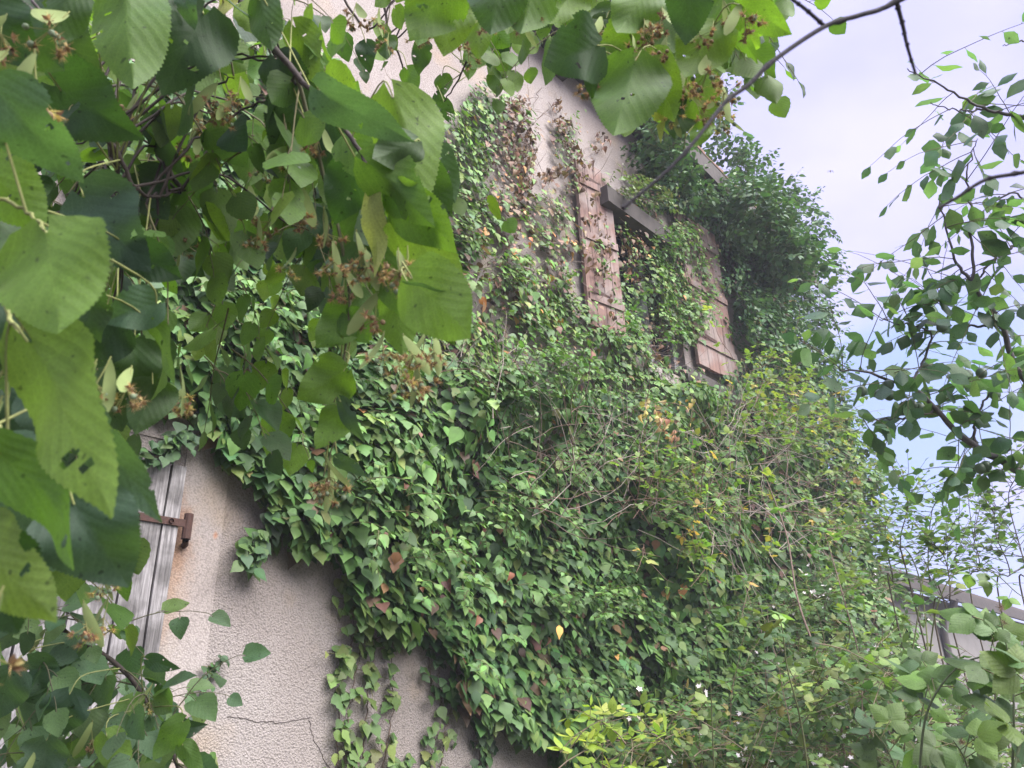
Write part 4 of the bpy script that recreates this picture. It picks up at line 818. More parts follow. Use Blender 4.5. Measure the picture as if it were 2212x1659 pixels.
# fill: sprays hanging behind the near leaves
FILL = [([(-60, -60), (600, -60), (720, 60), (640, 330), (700, 520), (560, 560), (440, 500), (360, 560), (260, 800), (-60, 880)], 90, (1.0, 1.8)),
        ([(560, 150), (760, 260), (860, 420), (840, 600), (640, 540)], 40, (1.1, 1.7)),
        ([(820, -80), (1600, -80), (1560, 40), (1300, 40), (1180, -10), (850, 0)], 40, (1.3, 1.9)),
        ([(440, 600), (540, 560), (560, 700), (440, 830)], 6, (1.2, 1.6)),
        ([(-60, 900), (140, 950), (60, 1200), (-60, 1250)], 10, (.9, 1.5))]
for fi, (poly, n, (d0, d1)) in enumerate(FILL):
    B = (B1, B2, B3, B2, B1)[fi]; n = int(n * 1.4)
    x0, x1 = min(p[0] for p in poly), max(p[0] for p in poly); y0, y1 = min(p[1] for p in poly), max(p[1] for p in poly); c = 0
    while c < n:
        x, y = RNG.uniform(x0, x1), RNG.uniform(y0, y1)
        if not inpoly(np.array([x]), np.array([y]), poly)[0]: continue
        if fi == 2: B = B3 if x > 1170 else B3b
        c += 1; bright = RNG.random() < (.62 if fi != 2 else .8)
        st_ = at(x, y, RNG.uniform(d0, d1)); q = B.near(st_); ml = (st_ + q) / 2 + np.array([0, 0, .06])
        if np.linalg.norm(q - st_) < .32: tube(B.wood, smooth_line([q, ml, st_], 12) + RNG.normal(0, .002, (12, 3)), np.linspace(.0022, .0014, 12), 5, BRK)
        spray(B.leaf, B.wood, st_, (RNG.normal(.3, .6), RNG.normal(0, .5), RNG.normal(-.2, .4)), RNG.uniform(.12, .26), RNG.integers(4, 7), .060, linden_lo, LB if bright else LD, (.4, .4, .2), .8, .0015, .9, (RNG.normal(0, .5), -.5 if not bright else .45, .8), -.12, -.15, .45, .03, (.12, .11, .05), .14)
B5 = Bough('unseen overhead bough of the linden, added above and behind the viewer to shade the near leaves')  # added out of view to throw dappled shade on the near leaves
P5 = smooth_line([(-2.2, .45, 3.2), (-1.3, .2, 3.3), (-.4, -.2, 3.1), (.4, -.4, 2.8)], 30); tube(B5.wood, P5, np.linspace(.03, .004, 30), 7, BRK)
for k in range(95):
    p = P5[RNG.integers(8, 30)] + RNG.normal(0, 1, 3) * np.array([.3, .2, .22])
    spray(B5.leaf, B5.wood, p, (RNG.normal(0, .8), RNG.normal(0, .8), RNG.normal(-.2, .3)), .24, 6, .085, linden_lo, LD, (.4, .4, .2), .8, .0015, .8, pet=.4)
for B in (B1, B2, B3, B3b, B4, B5): B.finish()
# blossom clusters: a pale bract, a stalk, pedicels with fruit balls and dry stamens
def icos(g, c, r, tint):
    th = np.linspace(0, math.pi, 6); ph = np.linspace(0, 2 * math.pi, 9)[:-1]; V = [(math.sin(a) * math.cos(b), math.sin(a) * math.sin(b), math.cos(a)) for a in th for b in ph]
    g.add(np.array(V) * r + c, [[i * 8 + j, i * 8 + (j + 1) % 8, (i + 1) * 8 + (j + 1) % 8, (i + 1) * 8 + j] for i in range(5) for j in range(8)], tint)
def cluster_mesh(kind, seed):
    g = Geo(); r = random.Random(seed); z = -.0
    node = np.array([.004, 0, -.035]); tube(g, [(0, 0, 0), (.001, .002, -.018), node], .0008, 5, (.25, .27, .10))
    leaves(g, bract, (0, 0, -.004), (.35 * r.choice((-1, 1)), r.uniform(-.3, .3), -1), (r.uniform(-.6, .6), -1, .2), .062, (.23, .29, .11), -.3, .2)
    for k in range(r.randint(7, 11)):
        d = nrm(np.array([r.uniform(-1, 1), r.uniform(-1, 1), -r.uniform(.3, 1.2)])); e = node + d * r.uniform(.014, .028)
        tube(g, [node, node + d * .01 + np.array([0, 0, -.001]), e], .0005, 4, (.26, .26, .10))
        ty = r.random()
        if ty < .35: icos(g, e, .0034, (.22, .28, .18) if r.random() < .7 else (.25, .18, .10))
        if ty > .2:
            n = 18; dd = nrm(d[None] * .8 + RNG.normal(0, .75, (n, 3))); c = [(.50, .40, .14), (.38, .26, .12), (.26, .17, .09)][kind if r.random() < .7 else 1]
            leaves(g, straw, np.repeat([e], n, 0), dd, RNG.normal(0, 1, (n, 3)), .0095 * np.ones(n), tints(n, [c, tuple(q * 1.3 for q in c)], [1, 1], .2))
            leaves(g, ovate, np.repeat([e], 5, 0), nrm(d[None] * .3 + RNG.normal(0, .7, (5, 3))), RNG.normal(0, 1, (5, 3)), .007 * np.ones(5), tints(5, [c, BR1], [1, 1], .2))
    return g
protos = []
for kind in (0, 1, 2):
    for sd2 in (1, 2):
        o = cluster_mesh(kind, 10 * kind + sd2).build('blossom_cluster', M_flower); protos.append(o)
CL = [(75, 130, .62, 0, B1), (20, 130, .6, 1, B1), (240, 795, .66, 0, B1), (285, 815, .68, 1, B1), (210, 800, .67, 1, B1), (390, 815, .95, 0, B1), (395, 860, .98, 0, B1), (5, 880, .5, 1, B1), (15, 55, .7, 2, B1), (150, 50, .7, 1, B1), (180, 1320, .8, 1, B1),
      (235, 1310, 1.0, 0, B1), (225, 1225, .9, 0, B1), (8, 1290, .45, 1, B1), (470, 200, 1.0, 2, B1), (500, 240, 1.0, 1, B1), (520, 190, 1.1, 2, B1), (440, 230, 1.1, 1, B1), (560, 350, 1.1, 1, B1), (600, 470, 1.1, 2, B1), (560, 490, 1.05, 1, B1), (620, 340, 1.0, 0, B1), (540, 420, 1.2, 2, B1),
      (300, 220, 1.0, 2, B1), (420, 300, 1.1, 2, B1), (380, 520, 1.1, 1, B1), (650, 420, 1.0, 2, B2), (700, 470, .95, 2, B2), (720, 540, .95, 1, B2), (770, 520, .9, 1, B2), (745, 600, .95, 2, B2), (790, 560, .9, 1, B2), (640, 560, 1.0, 0, B2),
      (830, 740, .82, 1, B2), (855, 790, .8, 0, B2), (870, 745, .85, 1, B2), (900, 780, .88, 1, B2), (925, 730, .9, 2, B2), (860, 560, .8, 1, B2), (880, 555, .8, 2, B2), (700, 1005, .98, 1, B2), (715, 1015, .98, 1, B2), (940, 740, .9, 1, B2),
      (780, 220, 1.0, 1, B2), (700, 300, 1.0, 2, B2), (820, 650, .9, 2, B2),
      (960, 60, 1.2, 2, B3), (1000, 90, 1.2, 2, B3), (1120, 50, 1.1, 2, B3), (1060, 40, 1.2, 2, B3), (900, 70, 1.4, 1, B3), (820, 40, 1.4, 2, B3), (770, 30, 1.3, 2, B3), (840, 95, 1.5, 2, B3), (1010, 120, 1.4, 1, B3), (1390, 60, 1.1, 2, B3), (1440, 100, 1.05, 2, B3), (1480, 160, 1.05, 2, B3),
      (1510, 60, 1.0, 2, B3), (1460, 190, 1.1, 2, B3), (1540, 130, 1.0, 1, B3), (1550, 190, 1.1, 1, B3), (1500, 240, 1.1, 2, B3), (1600, 30, .95, 2, B3), (1430, 40, 1.0, 2, B3), (1360, 100, 1.1, 2, B3), (1450, 250, 1.1, 0, B3), (1540, 240, 1.2, 0, B3), (1270, 150, 1.05, 2, B3), (1300, 60, 1.2, 2, B3), (1560, 20, 1.0, 2, B3),
      (250, 1600, 1.3, 1, B4), (200, 1580, 1.3, 2, B4), (290, 1640, 1.3, 1, B4), (80, 1640, 1.2, 0, B4), (100, 1380, 1.4, 0, B4), (330, 1500, 1.35, 0, B4)]
usedp = set()
for (x, y, d, k, B) in CL:
    i = min(k * 2 + random.randint(0, 1), 5); src = protos[i]
    o = src if i not in usedp else src.copy()
    if i in usedp: C.objects.link(o)
    usedp.add(i); o.parent = (B3b if B is B3 and x < 1170 else B).obj
    p = at(x, y - 45 / d * .0 - 25, d) - np.array(linden.location); o.location = Vector([float(a) for a in p]); o.rotation_euler = (random.uniform(-.3, .3), random.uniform(-.3, .3), random.uniform(0, 6.28)); s = random.uniform(.75, 1.05); o.scale = (s, s, s)
for i, o in enumerate(protos):
    if i not in usedp: bpy.data.objects.remove(o)

# ------------------------------------------------------------------ plum tree on the right
plum = thing('plum_tree', 'plum tree with small oval leaves and round fruit against the sky on the right', 'tree', (2.6, 2.0, 0))
gw, gl = Geo(), Geo(); PB = (.10, .09, .095)
PL = [(.075, .15, .085), (.095, .175, .09), (.065, .125, .08), (.12, .21, .09)]
g = Geo(); tube(g, smooth_line([(2.6, 2.0, -.1), (2.55, 2.0, 1.0), (2.45, 1.95, 2.1), (2.5, 1.9, 3.6)], 20), np.linspace(.08, .04, 20), 10, PB); g.build('trunk', M_bark, plum)
limbs = [([(2500, 1250, 1.9), (2300, 1090, 1.85), (2212, 1023, 1.8), (2107, 966, 1.8), (2054, 923, 1.8), (2007, 866, 1.8), (1956, 832, 1.8), (1870, 803, 1.8), (1810, 800, 1.8)], .012, .0015),
         ([(2350, 960, 1.8), (2212, 818, 1.8), (2160, 700, 1.8), (2097, 610, 1.8), (2060, 555, 1.8), (2030, 430, 1.8)], .009, .0015),
         ([(2400, 300, 1.9), (2212, 255, 1.9), (2130, 235, 1.9), (2040, 190, 1.9), (1960, 150, 1.9)], .006, .0012),
         ([(2130, 235, 1.9), (2080, 240, 1.9), (2010, 225, 1.9)], .003, .001), ([(2100, 610, 1.8), (2098, 480, 1.8), (2090, 380, 1.8), (2110, 300, 1.8)], .004, .001),
         ([(2300, 120, 1.9), (2212, 90, 1.9), (2170, 100, 1.9)], .003, .001), ([(2020, 880, 1.8), (1990, 900, 1.8), (1960, 902, 1.8), (1900, 905, 1.8), (1860, 900, 1.8)], .004, .001),
         ([(2107, 966, 1.8), (2110, 900, 1.8), (2150, 830, 1.8), (2200, 790, 1.8)], .004, .001), ([(1956, 832, 1.8), (1990, 790, 1.85), (2010, 720, 1.85), (1950, 700, 1.85), (1900, 692, 1.85)], .004, .001),
         ([(2212, 520, 1.8), (2150, 560, 1.8), (2100, 620, 1.8)], .004, .002), ([(2160, 700, 1.8), (2080, 700, 1.85), (2020, 640, 1.85)], .004, .001), ([(2300, 500, 1.9), (2200, 420, 1.9), (2150, 430, 1.9), (2100, 440, 1.9)], .003, .001),
         ([(2212, 1023, 1.8), (2180, 1000, 1.8), (2120, 1010, 1.8), (2060, 1030, 1.8)], .003, .001)]
counts = [76, 52, 26, 10, 22, 8, 14, 14, 34, 12, 20, 12, 8]
for (pts, a, b), n in zip(limbs, counts):
    P = smooth_line([at(*p) for p in pts], 30) + RNG.normal(0, .002, (30, 3)); tube(gw, P, np.linspace(a, b, 30), 7, PB)
    for k in range(int(n * .4)):
        t = RNG.uniform(.2, 1); p = P[min(29, int(t * 29))]
        spray(gl, gw, p, (RNG.normal(0, .8), RNG.normal(0, .6), RNG.normal(.25, .6)), RNG.uniform(.10, .30), RNG.integers(4, 9), .056, plumleaf, PL, (.35, .3, .2, .15), .3, .0012, .3, (RNG.normal(0, .6), RNG.normal(-.3, .5), .6), -.2, .15, .15, .03, (.12, .11, .06), .15, nrand=.5)
gw.build('branches', M_bark, plum); gl.build('foliage', M_plum, plum)
M_plumf = simple_mat('plum_fruit', (.085, .13, .08), .4, 30, .25)
g = Geo(); 
th = np.linspace(0, math.pi, 10); ph = np.linspace(0, 2 * math.pi, 15)[:-1]
V = [(math.sin(a) * math.cos(b) * (1 - .06 * math.exp(-((b) ** 2) * 20)), math.sin(a) * math.sin(b), math.cos(a) * 1.06) for a in th for b in ph]
g.add(np.array(V) * .0125, [[i * 14 + j, i * 14 + (j + 1) % 14, (i + 1) * 14 + (j + 1) % 14, (i + 1) * 14 + j] for i in range(9) for j in range(14)])
tube(g, [(0, 0, .0145), (.001, 0, .022), (.002, .001, .032)], .0009, 5)
p0 = g.build('plum', M_plumf); first = True
for (x, y) in [(1970, 884), (1987, 890), (1951, 894), (1919, 840), (1901, 860), (1921, 862), (2120, 826), (2149, 872), (2165, 833), (2161, 832), (2126, 920), (2118, 1032), (2130, 1027), (2286, 1030), (2172, 985), (1862, 853), (2035, 715), (2090, 818), (2005, 800)]:
    o = p0 if first else p0.copy()
    if not first: C.objects.link(o)
    first = False; o.parent = plum; p = at(x, y - 20 if x > 2110 else y - 8, 1.79) - np.array(plum.location); o.location = Vector([float(a) for a in p])

# ------------------------------------------------------------------ bare twigs close to the camera
DKT = (.016, .013, .018)
def knobby(g, pts, r0, r1):
    P = smooth_line([at(*p) for p in pts], 46); n = len(P); r = np.linspace(r0, r1, n)
    for k in range(5, n, 8): r[k] *= 1.5; P[k] = P[k] + RNG.normal(0, r0 * .25, 3)
    tube(g, P, r, 8, DKT)
bt = thing('bare_branch', 'dark leafless branch crossing the sky at the top right, close to the viewer', 'branch', at(2300, -200, .6))
g = Geo(); knobby(g, [(2250, -160, .62), (1946, 0, .6), (1860, 32, .59), (1782, 57, .58), (1671, 131, .56), (1620, 181, .55), (1566, 222, .54), (1503, 302, .52), (1440, 370, .51), (1345, 450, .50)], .0021, .0011); g.build('main_stem', M_bark, bt)
g = Geo(); knobby(g, [(1782, 57, .58), (1740, 20, .58), (1700, -10, .58), (1640, -60, .58)], .0016, .0012); g.build('side_twig', M_bark, bt)
g = Geo(); knobby(g, [(1937, 5, .6), (1950, 54, .6), (1960, 100, .6), (1978, 160, .6)], .0018, .0010); g.build('side_twig', M_bark, bt)
bt2 = thing('bare_branch', 'dark blurred twig in front of the plum leaves at the right edge', 'branch', at(2420, 330, .6))
g = Geo(); knobby(g, [(2420, 330, .6), (2212, 372, .6), (2130, 388, .6), (2070, 425, .6), (2030, 448, .6)], .0018, .0011); g.build('main_stem', M_bark, bt2)

# ------------------------------------------------------------------ brambles and climbers
YG = [(.16, .25, .06), (.21, .27, .07), (.12, .21, .06)]
BG = [(.12, .20, .06), (.09, .17, .058), (.165, .24, .07), (.07, .135, .052)]
def trifol(gl, gs, p, d, size, cols, wts, n=3, tm=brleaf, face=(0, -.3, 1)):
    d = nrm(np.array(d)); f = nrm(np.array(face) + RNG.normal(0, .3, 3)); sd_ = nrm(np.cross(d, f)); e = p + d * size * .9; tube(gs, [p, (p + e) / 2, e], .0011, 4, (.14, .14, .06))
    dirs = [d, nrm(d * .25 + sd_), nrm(d * .25 - sd_)] + ([nrm(d * -.35 + sd_ * .9), nrm(d * -.35 - sd_ * .9)] if n == 5 else [])
    dirs = np.array(dirs); k = len(dirs); sz = size * np.array([1.15, 1, 1, .8, .8][:k]); T = np.repeat(tints(1, cols, wts, .18), k, 0) * RNG.normal(1, .06, (k, 1))
    leaves(gl, tm, e + dirs * .004, dirs + RNG.normal(0, .1, (k, 3)), f[None] + RNG.normal(0, .15, (k, 3)), sz, T, -.18, .18, .025)
def cane(gl, gs, P, r0, r1, n, size, cols, wts, tint, lo=.1, fol=3, tm=brleaf, face=(0, -.3, 1), prick=0):
    P = np.asarray(P); tube(gs, P, np.linspace(r0, r1, len(P)), 6, tint)
    for k in range(n):
        t = lo + (1 - lo) * (k + RNG.uniform(0, .6)) / n; i = min(int(t * (len(P) - 1)), len(P) - 2); tan = nrm(P[i + 1] - P[i])
        d = nrm(np.cross(tan, RNG.normal(0, 1, 3))) + tan * .35 + np.array([0, 0, .1]); trifol(gl, gs, P[i], d, size * RNG.uniform(.7, 1.2), cols, wts, fol, tm, face)
def flowers(gf, p, r=.012, n=5, col=(.75, .70, .72)):
    f = nrm(RNG.normal(0, .6, 3) + np.array([0, -.6, .6])); a = nrm(np.cross(f, (0.1, .2, 1))); b = np.cross(f, a)
    ds = np.array([a * math.cos(t) + b * math.sin(t) for t in np.arange(n) / n * 6.283]); leaves(gf, ovate, np.repeat([p], n, 0), ds, np.repeat([f], n, 0), r * np.ones(n) * 1.2, col, .1, .1)
# climber draped over the ivy at the right (yellow green)
def climber(name, label, cat, poly, n, size, cols, wts, o, tint=RD, yl=0, berries=0):
    g1, g2 = Geo(), Geo(); c = 0; x0, x1 = min(p[0] for p in poly), max(p[0] for p in poly); y0, y1 = min(p[1] for p in poly), max(p[1] for p in poly)
    root = hp((x0 + x1) / 2, 1600, o[1]); root[2] = 0
    while c < n:
        x, y = RNG.uniform(x0, x1), RNG.uniform(y0, y1)
        if not inpoly(np.array([x]), np.array([y]), poly)[0]: continue
        if vn(x / 60, y / 50, 23) < .5: continue
        c += 1; p = hp(x, y, RNG.uniform(*o)); d = nrm(WN * RNG.uniform(0, 1) + WD * RNG.normal(0, .7) + np.array([0, 0, RNG.normal(.1, .6)])); P = [p]
        for k in range(8): d = nrm(d + RNG.normal(0, .12, 3) + np.array([0, 0, -.05])); P.append(P[-1] + d * .06 * RNG.uniform(.7, 1.3))
        cane(g1, g2, P, .0018, .0008, RNG.integers(4, 8), size, cols, wts, tint, face=WN * .4 + np.array([0, 0, .9]))
        if RNG.random() < berries:
            e = np.array(P[-1]); m = 10; leaves(g1, ovate, e + RNG.normal(0, .02, (m, 3)), RNG.normal(0, 1, (m, 3)), RNG.normal(0, 1, (m, 3)), .009 * np.ones(m), tints(m, [(.42, .33, .24), (.35, .2, .14)], [1, 1], .2))
    e = thing(name, label, cat, root); g1.build('foliage', M_bram, e); g2.build('stems', M_bark, e)
climber('climber', 'yellow green climber draped over the ivy below the right shutter', 'climbing plant', [(1590, 760), (1690, 760), (1760, 830), (1830, 880), (1860, 1000), (1880, 1180), (1700, 1220), (1640, 1100), (1560, 980), (1580, 850)], 120, .036, YG + [(.42, .36, .1)], (.4, .25, .3, .05), (.3, .6), berries=.3)
climber('climber', 'pale climber with a few orange leaves hanging in the middle of the ivy', 'climbing plant', [(1290, 980), (1480, 1000), (1560, 1120), (1540, 1260), (1400, 1220), (1310, 1080)], 36, .034, YG + [(.42, .3, .1)], (.3, .3, .35, .05), (.35, .6))

def thicket(poly, n, dep, size, cols, wts, name, label, seedh=0, fol=3, ln=.5, tint=(.16, .12, .08), fl=.25, up=.7, cat='bramble', nl=(5, 9), tm=brleaf, cr=.002, kind=None):
    g1, g2, g3 = Geo(), Geo(), Geo(); c = 0; x0, x1 = min(p[0] for p in poly), max(p[0] for p in poly); y0, y1 = min(p[1] for p in poly), max(p[1] for p in poly)
    Ps = []
    while c < n:
        x, y = RNG.uniform(x0, x1), RNG.uniform(y0, y1)
        if not inpoly(np.array([x]), np.array([y]), poly)[0]: continue
        if name == 'bramble_thicket' and vn(x / 70, y / 60, 29) < .42: continue
        c += 1; d_ = RNG.uniform(*dep); 
        sw = None; p = at(x, y, d_)
        ov = np.dot(p - W0, WN)
        if ov < .3 and np.dot(p - W0, WD) < S_END: p = p + WN * (.35 - ov) * 1.0; 
        d = nrm(np.array([RNG.normal(0, .6), RNG.normal(0, .6), RNG.normal(up, .4)])); P = [p]
        for k in range(9): d = nrm(d + RNG.normal(0, .1, 3) + np.array([0, 0, -.09])); P.append(P[-1] + d * ln / 9 * RNG.uniform(.8, 1.2))
        P = np.array(P) - (P[5] - P[0]) * .8
        cane(g1, g2, P, cr, cr * .4, RNG.integers(*nl), size, cols, wts, tint, fol=fol, tm=tm); Ps.append(P)
        if RNG.random() < fl:
            for q in range(RNG.integers(2, 6)): flowers(g3, P[-1] + RNG.normal(0, .03, 3), .010)
    c0 = np.mean([p[0] for p in Ps], 0); e = thing(name, label, cat, (c0[0], c0[1], 0)); g1.build('foliage', M_bram, e); g2.build('canes', M_bark, e)
    if g3.n: g3.build('blossoms', M_flower, e)
    return e
thicket([(1500, 1480), (1700, 1440), (1850, 1400), (1950, 1700), (1300, 1760), (1330, 1600)], 230, (3.0, 4.0), .036, BG + [(.26, .24, .07)], (.3, .3, .25, .1, .05), 'bramble_thicket', 'dense bramble thicket at the foot of the ivy, right of centre', fl=.2, up=.3)
thicket([(1560, 1260), (1800, 1220), (1960, 1250), (1960, 1480), (1640, 1500)], 120, (4.0, 5.2), .038, BG, (.25, .35, .2, .2), 'bramble_thicket', 'brambles scrambling up the wall foot below the dark ivy corner', fl=.2, up=.4)
thicket([(1880, 1400), (2000, 1470), (2212, 1480), (2280, 1760), (1850, 1760)], 190, (2.6, 4.2), .038, BG, (.35, .25, .3, .1), 'bramble_thicket', 'brambles filling the bottom right corner in front of the shed', fl=.15, up=.4)
thicket([(1270, 1560), (1340, 1500), (1420, 1580), (1450, 1740), (1240, 1740)], 11, (2.3, 2.6), .042, [(.26, .36, .05), (.20, .30, .05), (.32, .38, .08)], (.5, .3, .2), 'shrub', 'yellow green young shrub shoots at the bottom centre', fol=3, ln=.3, fl=.05, cat='shrub', tm=ovate)
# long arching canes, each a plant of its own
canes = [([(1640, 1000, 4.2), (1665, 1060, 4.1), (1700, 1160, 4.0), (1722, 1290, 3.8), (1760, 1400, 3.6), (1810, 1530, 3.5), (1830, 1700, 3.4)], .0075, 8, 'brown cane leaning in front of the dark ivy, lower right'),
         ([(1765, 1110, 4.0), (1790, 1180, 4.0), (1830, 1320, 3.8), (1855, 1420, 3.7), (1870, 1600, 3.6)], .005, 12, 'thin cane with yellowing leaves right of the brown cane'),
         ([(1672, 1300, 2.6), (1690, 1360, 2.6), (1700, 1440, 2.6), (1730, 1560, 2.6), (1750, 1700, 2.6)], .004, 10, 'green cane with pale three part leaves in front of the thicket'),
         ([(1525, 1345, 2.6), (1527, 1400, 2.6), (1535, 1480, 2.6), (1538, 1560, 2.6), (1545, 1720, 2.6)], .0028, 5, 'thin upright green stem standing before the ivy'),
         ([(1830, 1155, 3.6), (1880, 1165, 3.5), (1930, 1170, 3.4), (1970, 1205, 3.3), (1995, 1300, 3.2), (2010, 1500, 3.0), (2015, 1720, 3.0)], .004, 14, 'arching bramble cane crossing in front of the shed gable'),
         ([(2160, 1190, 3.6), (2110, 1140, 3.6), (2050, 1160, 3.5), (2000, 1230, 3.4), (1980, 1350, 3.3), (1960, 1500, 3.2), (1950, 1720, 3.1)], .004, 16, 'arching bramble cane above the shed roof'),
         ([(2290, 1300, 2.8), (2212, 1290, 2.8), (2150, 1240, 2.8), (2090, 1225, 2.8), (2040, 1270, 2.8), (2010, 1400, 2.8), (2000, 1700, 2.8)], .0035, 12, 'low arching bramble cane in front of the shed roof')]
for i, (pts, r, n, lab) in enumerate(canes):
    g1, g2 = Geo(), Geo(); P = smooth_line([at(*p) for p in pts], 40); end = P[-1].copy()
    base = np.array([end[0] + .1, end[1], 0.0]); P = np.concatenate([P, smooth_line([end, (end + base) / 2, base], 8)[1:]])[::-1]
    cane(g1, g2, P, r, r * .35, n, .05, YG + BG, (1, 1, 1, 2, 1, 1, 1), (.20, .14, .11) if i < 2 else (.13, .15, .06), lo=.35, tm=brleaf)
    e = thing('bramble_cane', lab, 'bramble', base, 'long bramble canes'); g1.build('foliage', M_bram, e); g2.build('cane', M_bark, e)
# sapling tops along the skyline to the right
def sapling(x, y, ybot, dep, n, lab, spread=70):
    g1, g2 = Geo(), Geo(); top = at(x, y, dep); bot = at(x + 20, ybot, dep); base = np.array([bot[0], bot[1], 0.0]); P = smooth_line([base, bot, bot * .6 + top * .4 + RNG.normal(0, .045, 3), bot * .25 + top * .75 + RNG.normal(0, .04, 3), top], 30)
    tube(g2, P, np.linspace(.0045, .0012, 30), 6, (.10, .08, .06))
    for k in range(n):
        t = RNG.uniform(.3, 1) ** .8; p = P[min(29, int(t * 29))]; L_ = (.32 * (1.15 - t)) + .1
        spray(g1, g2, p, (RNG.normal(0, .8), RNG.normal(0, .5), RNG.uniform(.1, .9)), L_ * RNG.uniform(.7, 1.3), RNG.integers(6, 11), .034, brleaf, [(.09, .16, .06), (.13, .21, .065), (.07, .125, .055)], (.4, .35, .25), .1, .0016, .1, (0, -.2, 1), pet=.2, nrand=.5, stint=(.1, .08, .06))
    for k in range(12):
        d = top + np.array([RNG.normal(0, .03), RNG.normal(0, .03), RNG.uniform(-.1, .04)]); leaves(g1, ovate, d, RNG.normal(0, 1, 3), RNG.normal(0, 1, 3), .01, (.12, .09, .07))
    e = thing('sapling', lab, 'sapling', base, 'saplings along the skyline'); g1.build('foliage', M_bram, e); g2.build('stem', M_bark, e)
for a in ((1955, 1030, 1300, 3.4, 22, 'leftmost thin sapling next to the ivy corner, its top against the sky'), (2035, 1075, 1350, 3.6, 24, 'thin sapling second from the ivy corner, in front of the sky'),
          (2090, 1060, 1350, 3.8, 24, 'thin sapling in the middle of the skyline over the shed'), (2150, 1090, 1350, 3.5, 26, 'leafy sapling over the right part of the shed roof'), (2205, 1020, 1350, 3.3, 26, 'tall leafy sapling at the right edge under the plum branch'),
          (1915, 1110, 1330, 3.6, 20, 'short bushy sapling growing against the dark ivy corner'), (2010, 1170, 1400, 3.2, 24, 'low sapling in front of the near end of the shed roof')): sapling(*a)
# big soft leaves close by at the bottom right
def nearplant(label, stems, size, base):
    g1, g2, heads = Geo(), Geo(), []
    for pts, n in stems:
        P = smooth_line([at(*p) for p in pts], 30)[::-1]
        cane(g1, g2, P, .0028, .0012, n, size, [(.10, .175, .055), (.13, .21, .055), (.085, .15, .055)], (.4, .35, .25), (.10, .13, .06), lo=.35, tm=brleaf_hi, face=(0, -.75, .65))
        e = P[-1]
        for q in range(3):
            g3 = Geo(); c = e + RNG.normal(0, .015, 3); m = 30; dd = nrm(RNG.normal(0, 1, (m, 3))); leaves(g3, straw, np.repeat([c], m, 0), dd, RNG.normal(0, 1, (m, 3)), .010 * np.ones(m), tints(m, [(.13, .08, .06), (.2, .13, .08)], [1, 1], .2)); heads.append(g3)
    e = thing('bramble', label, 'bramble', base); g1.build('foliage', M_bram, e); g2.build('canes', M_bark, e); [h.build('seed_head', M_flower, e) for h in heads]
nearplant('near bramble with broad dark leaves at the bottom right corner', [([(2160, 1330, 1.40), (2185, 1450, 1.37), (2190, 1560, 1.34), (2185, 1720, 1.34), (2180, 1900, 1.34)], 12), ([(2280, 1400, 1.28), (2240, 1520, 1.28), (2200, 1620, 1.28), (2170, 1800, 1.22)], 6), ([(2212, 1410, 1.46), (2140, 1415, 1.46), (2070, 1440, 1.46), (2010, 1520, 1.46), (1990, 1620, 1.46), (1985, 1800, 1.46)], 12)], .047, (1.0, 1.0, 0))
nearplant('near bramble with round brown seed heads right of the thicket', [([(2020, 1450, 1.83), (2000, 1500, 1.83), (1985, 1600, 1.83), (2000, 1700, 1.83), (2020, 1850, 1.83)], 8), ([(1900, 1590, 1.71), (1930, 1650, 1.71), (1960, 1760, 1.71)], 6), ([(1815, 1650, 1.83), (1820, 1720, 1.83), (1830, 1850, 1.83)], 4), ([(2060, 1600, 1.59), (2090, 1660, 1.59), (2100, 1800, 1.59)], 8)], .05, (1.1, 1.4, 0))

# ------------------------------------------------------------------ shed behind
shed = thing('shed', 'low grey rendered shed with a dull roof beyond the brambles on the right', 'shed', at(1960, 1500, 10) * np.array([1, 1, 0]))
def ray_at(x, y, t): return CAM + ray(x, y) * t
dS = 9.0
A = at(1945, 1240, dS); A2 = at(1945, 1172, dS)
Sd = WD; Sn = WN
def sp_(s, z, o): return np.array([A[0], A[1], 0]) + Sd * s + Sn * o + np.array([0, 0, z])
zE = A[2]; zR = A2[2] + .75
g = Geo()
def bx(g, s0, s1, z0, z1, o0, o1):
    v = [sp_(s, z, o) for s in (s0, s1) for z in (z0, z1) for o in (o0, o1)]; g.add(v, [[0, 1, 3, 2], [4, 6, 7, 5], [0, 4, 5, 1], [2, 3, 7, 6], [0, 2, 6, 4], [1, 5, 7, 3]])
bx(g, -1.5, 9, -.2, zE - .05, -5, -.3); g.build('wall', M_shedwall, shed, False)
g = Geo(); bx(g, -1.8, 9.3, zE - .14, zE - .0, -.02, .02); g.build('gutter', M_fascia, shed, False)
g = Geo()
v = [sp_(s, z, o) for s in (-1.8, 9.3) for (z, o) in ((zE - .03, 0), (zE + .05, 0), (zR + .05, -2.6), (zR - .03, -2.6), (zE + .05, -5.3), (zE - .03, -5.3))]
g.add(v, [[0, 1, 7, 6], [1, 2, 8, 7], [2, 4, 10, 8], [0, 6, 9, 3], [3, 9, 11, 5], [4, 5, 11, 10], [0, 3, 2, 1], [3, 5, 4, 2], [6, 7, 8, 9], [9, 8, 10, 11]]); g.build('roof', M_shedroof, shed, False)
g = Geo(); P = smooth_line([sp_(2.0, zE - .1, .0), sp_(2.0, zE - .3, -.1), sp_(2.0, zE - .6, -.25), sp_(2.0, 0, -.25)], 16); tube(g, P, .05, 10, (.2, .2, .2)); g.build('downpipe', M_fascia, shed)

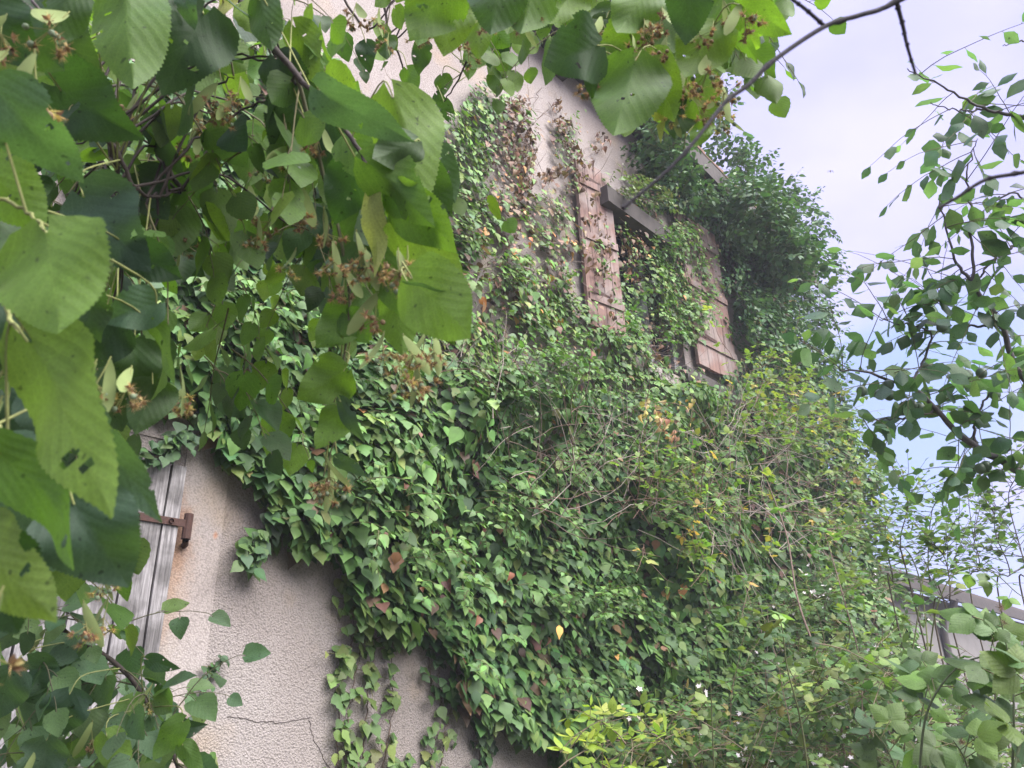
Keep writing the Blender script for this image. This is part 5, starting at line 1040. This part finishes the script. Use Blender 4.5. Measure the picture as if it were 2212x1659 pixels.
# undergrowth on the ground
g1 = Geo(); k = 9000
X = RNG.uniform(-4, 9, k); Y = RNG.uniform(-1, 10, k); p = np.stack([X, Y, RNG.uniform(0, .35, k)], 1)
ok = ((p - W0) @ WN) > .05; p = p[ok]; k = len(p)
leaves(g1, brleaf, p, RNG.normal(0, 1, (k, 3)) * np.array([1, 1, .3]), np.array([[0, 0, 1.0]]) + RNG.normal(0, .4, (k, 3)), .06 * RNG.uniform(.5, 1.4, k), tints(k, BG, [1, 1, 1, 1], .2))
kg = 12000; X = RNG.uniform(-4, 9, kg); Y = RNG.uniform(-1, 10, kg); p = np.stack([X, Y, np.zeros(kg)], 1); p = p[((p - W0) @ WN) > .02]; kg = len(p)
leaves(g1, straw, p, np.array([[0, 0, 1.0]]) + RNG.normal(0, .3, (kg, 3)), RNG.normal(0, 1, (kg, 3)), RNG.uniform(.2, .6, kg), tints(kg, [(.10, .16, .05), (.2, .2, .09)], [3, 1], .2), -.3)
tag(g1.build('undergrowth', M_bram), 'tangled grass and low weeds covering the ground at the wall foot', 'undergrowth', kind='stuff')
# thin volume added to stand in for milky lens glare
me = bpy.data.meshes.new('glare_haze'); x0, x1, y0, y1, z0, z1 = -30, 40, -20, 50, -1.6, 14
me.from_pydata([(x, y, z) for x in (x0, x1) for y in (y0, y1) for z in (z0, z1)], [], [[0, 1, 3, 2], [4, 6, 7, 5], [0, 4, 5, 1], [2, 3, 7, 6], [0, 2, 6, 4], [1, 5, 7, 3]])
m = bpy.data.materials.new('glare_haze'); m.use_nodes = True; m.node_tree.nodes.clear(); oo = m.node_tree.nodes.new('ShaderNodeOutputMaterial'); pv = m.node_tree.nodes.new('ShaderNodeVolumePrincipled')
pv.inputs['Color'].default_value = (.86, .88, 1, 1); pv.inputs['Density'].default_value = .005; m.node_tree.links.new(pv.outputs[0], oo.inputs['Volume']); me.materials.append(m)
hz_ = bpy.data.objects.new('glare_haze', me); C.objects.link(hz_); tag(hz_, kind='stuff')
# a midge in the air
g = Geo(); c = at(1794, 370, 2.2)
tube(g, [c + np.array([0, 0, .004]), c, c - np.array([.001, 0, .005])], [.0008, .0012, .0005], 6, (.1, .08, .08))
for sx in (-1, 1):
    for dz in (.003, .0, -.003): tube(g, [c, c + np.array([sx * .005, .001, dz + .002]), c + np.array([sx * .009, .001, dz - .002])], .0003, 3, (.1, .08, .08))
tag(g.build('insect', M_bark), 'tiny long legged insect hovering in the open sky', 'insect')
print('verts', sum(len(o.data.vertices) for o in bpy.data.objects if o.type == 'MESH'))
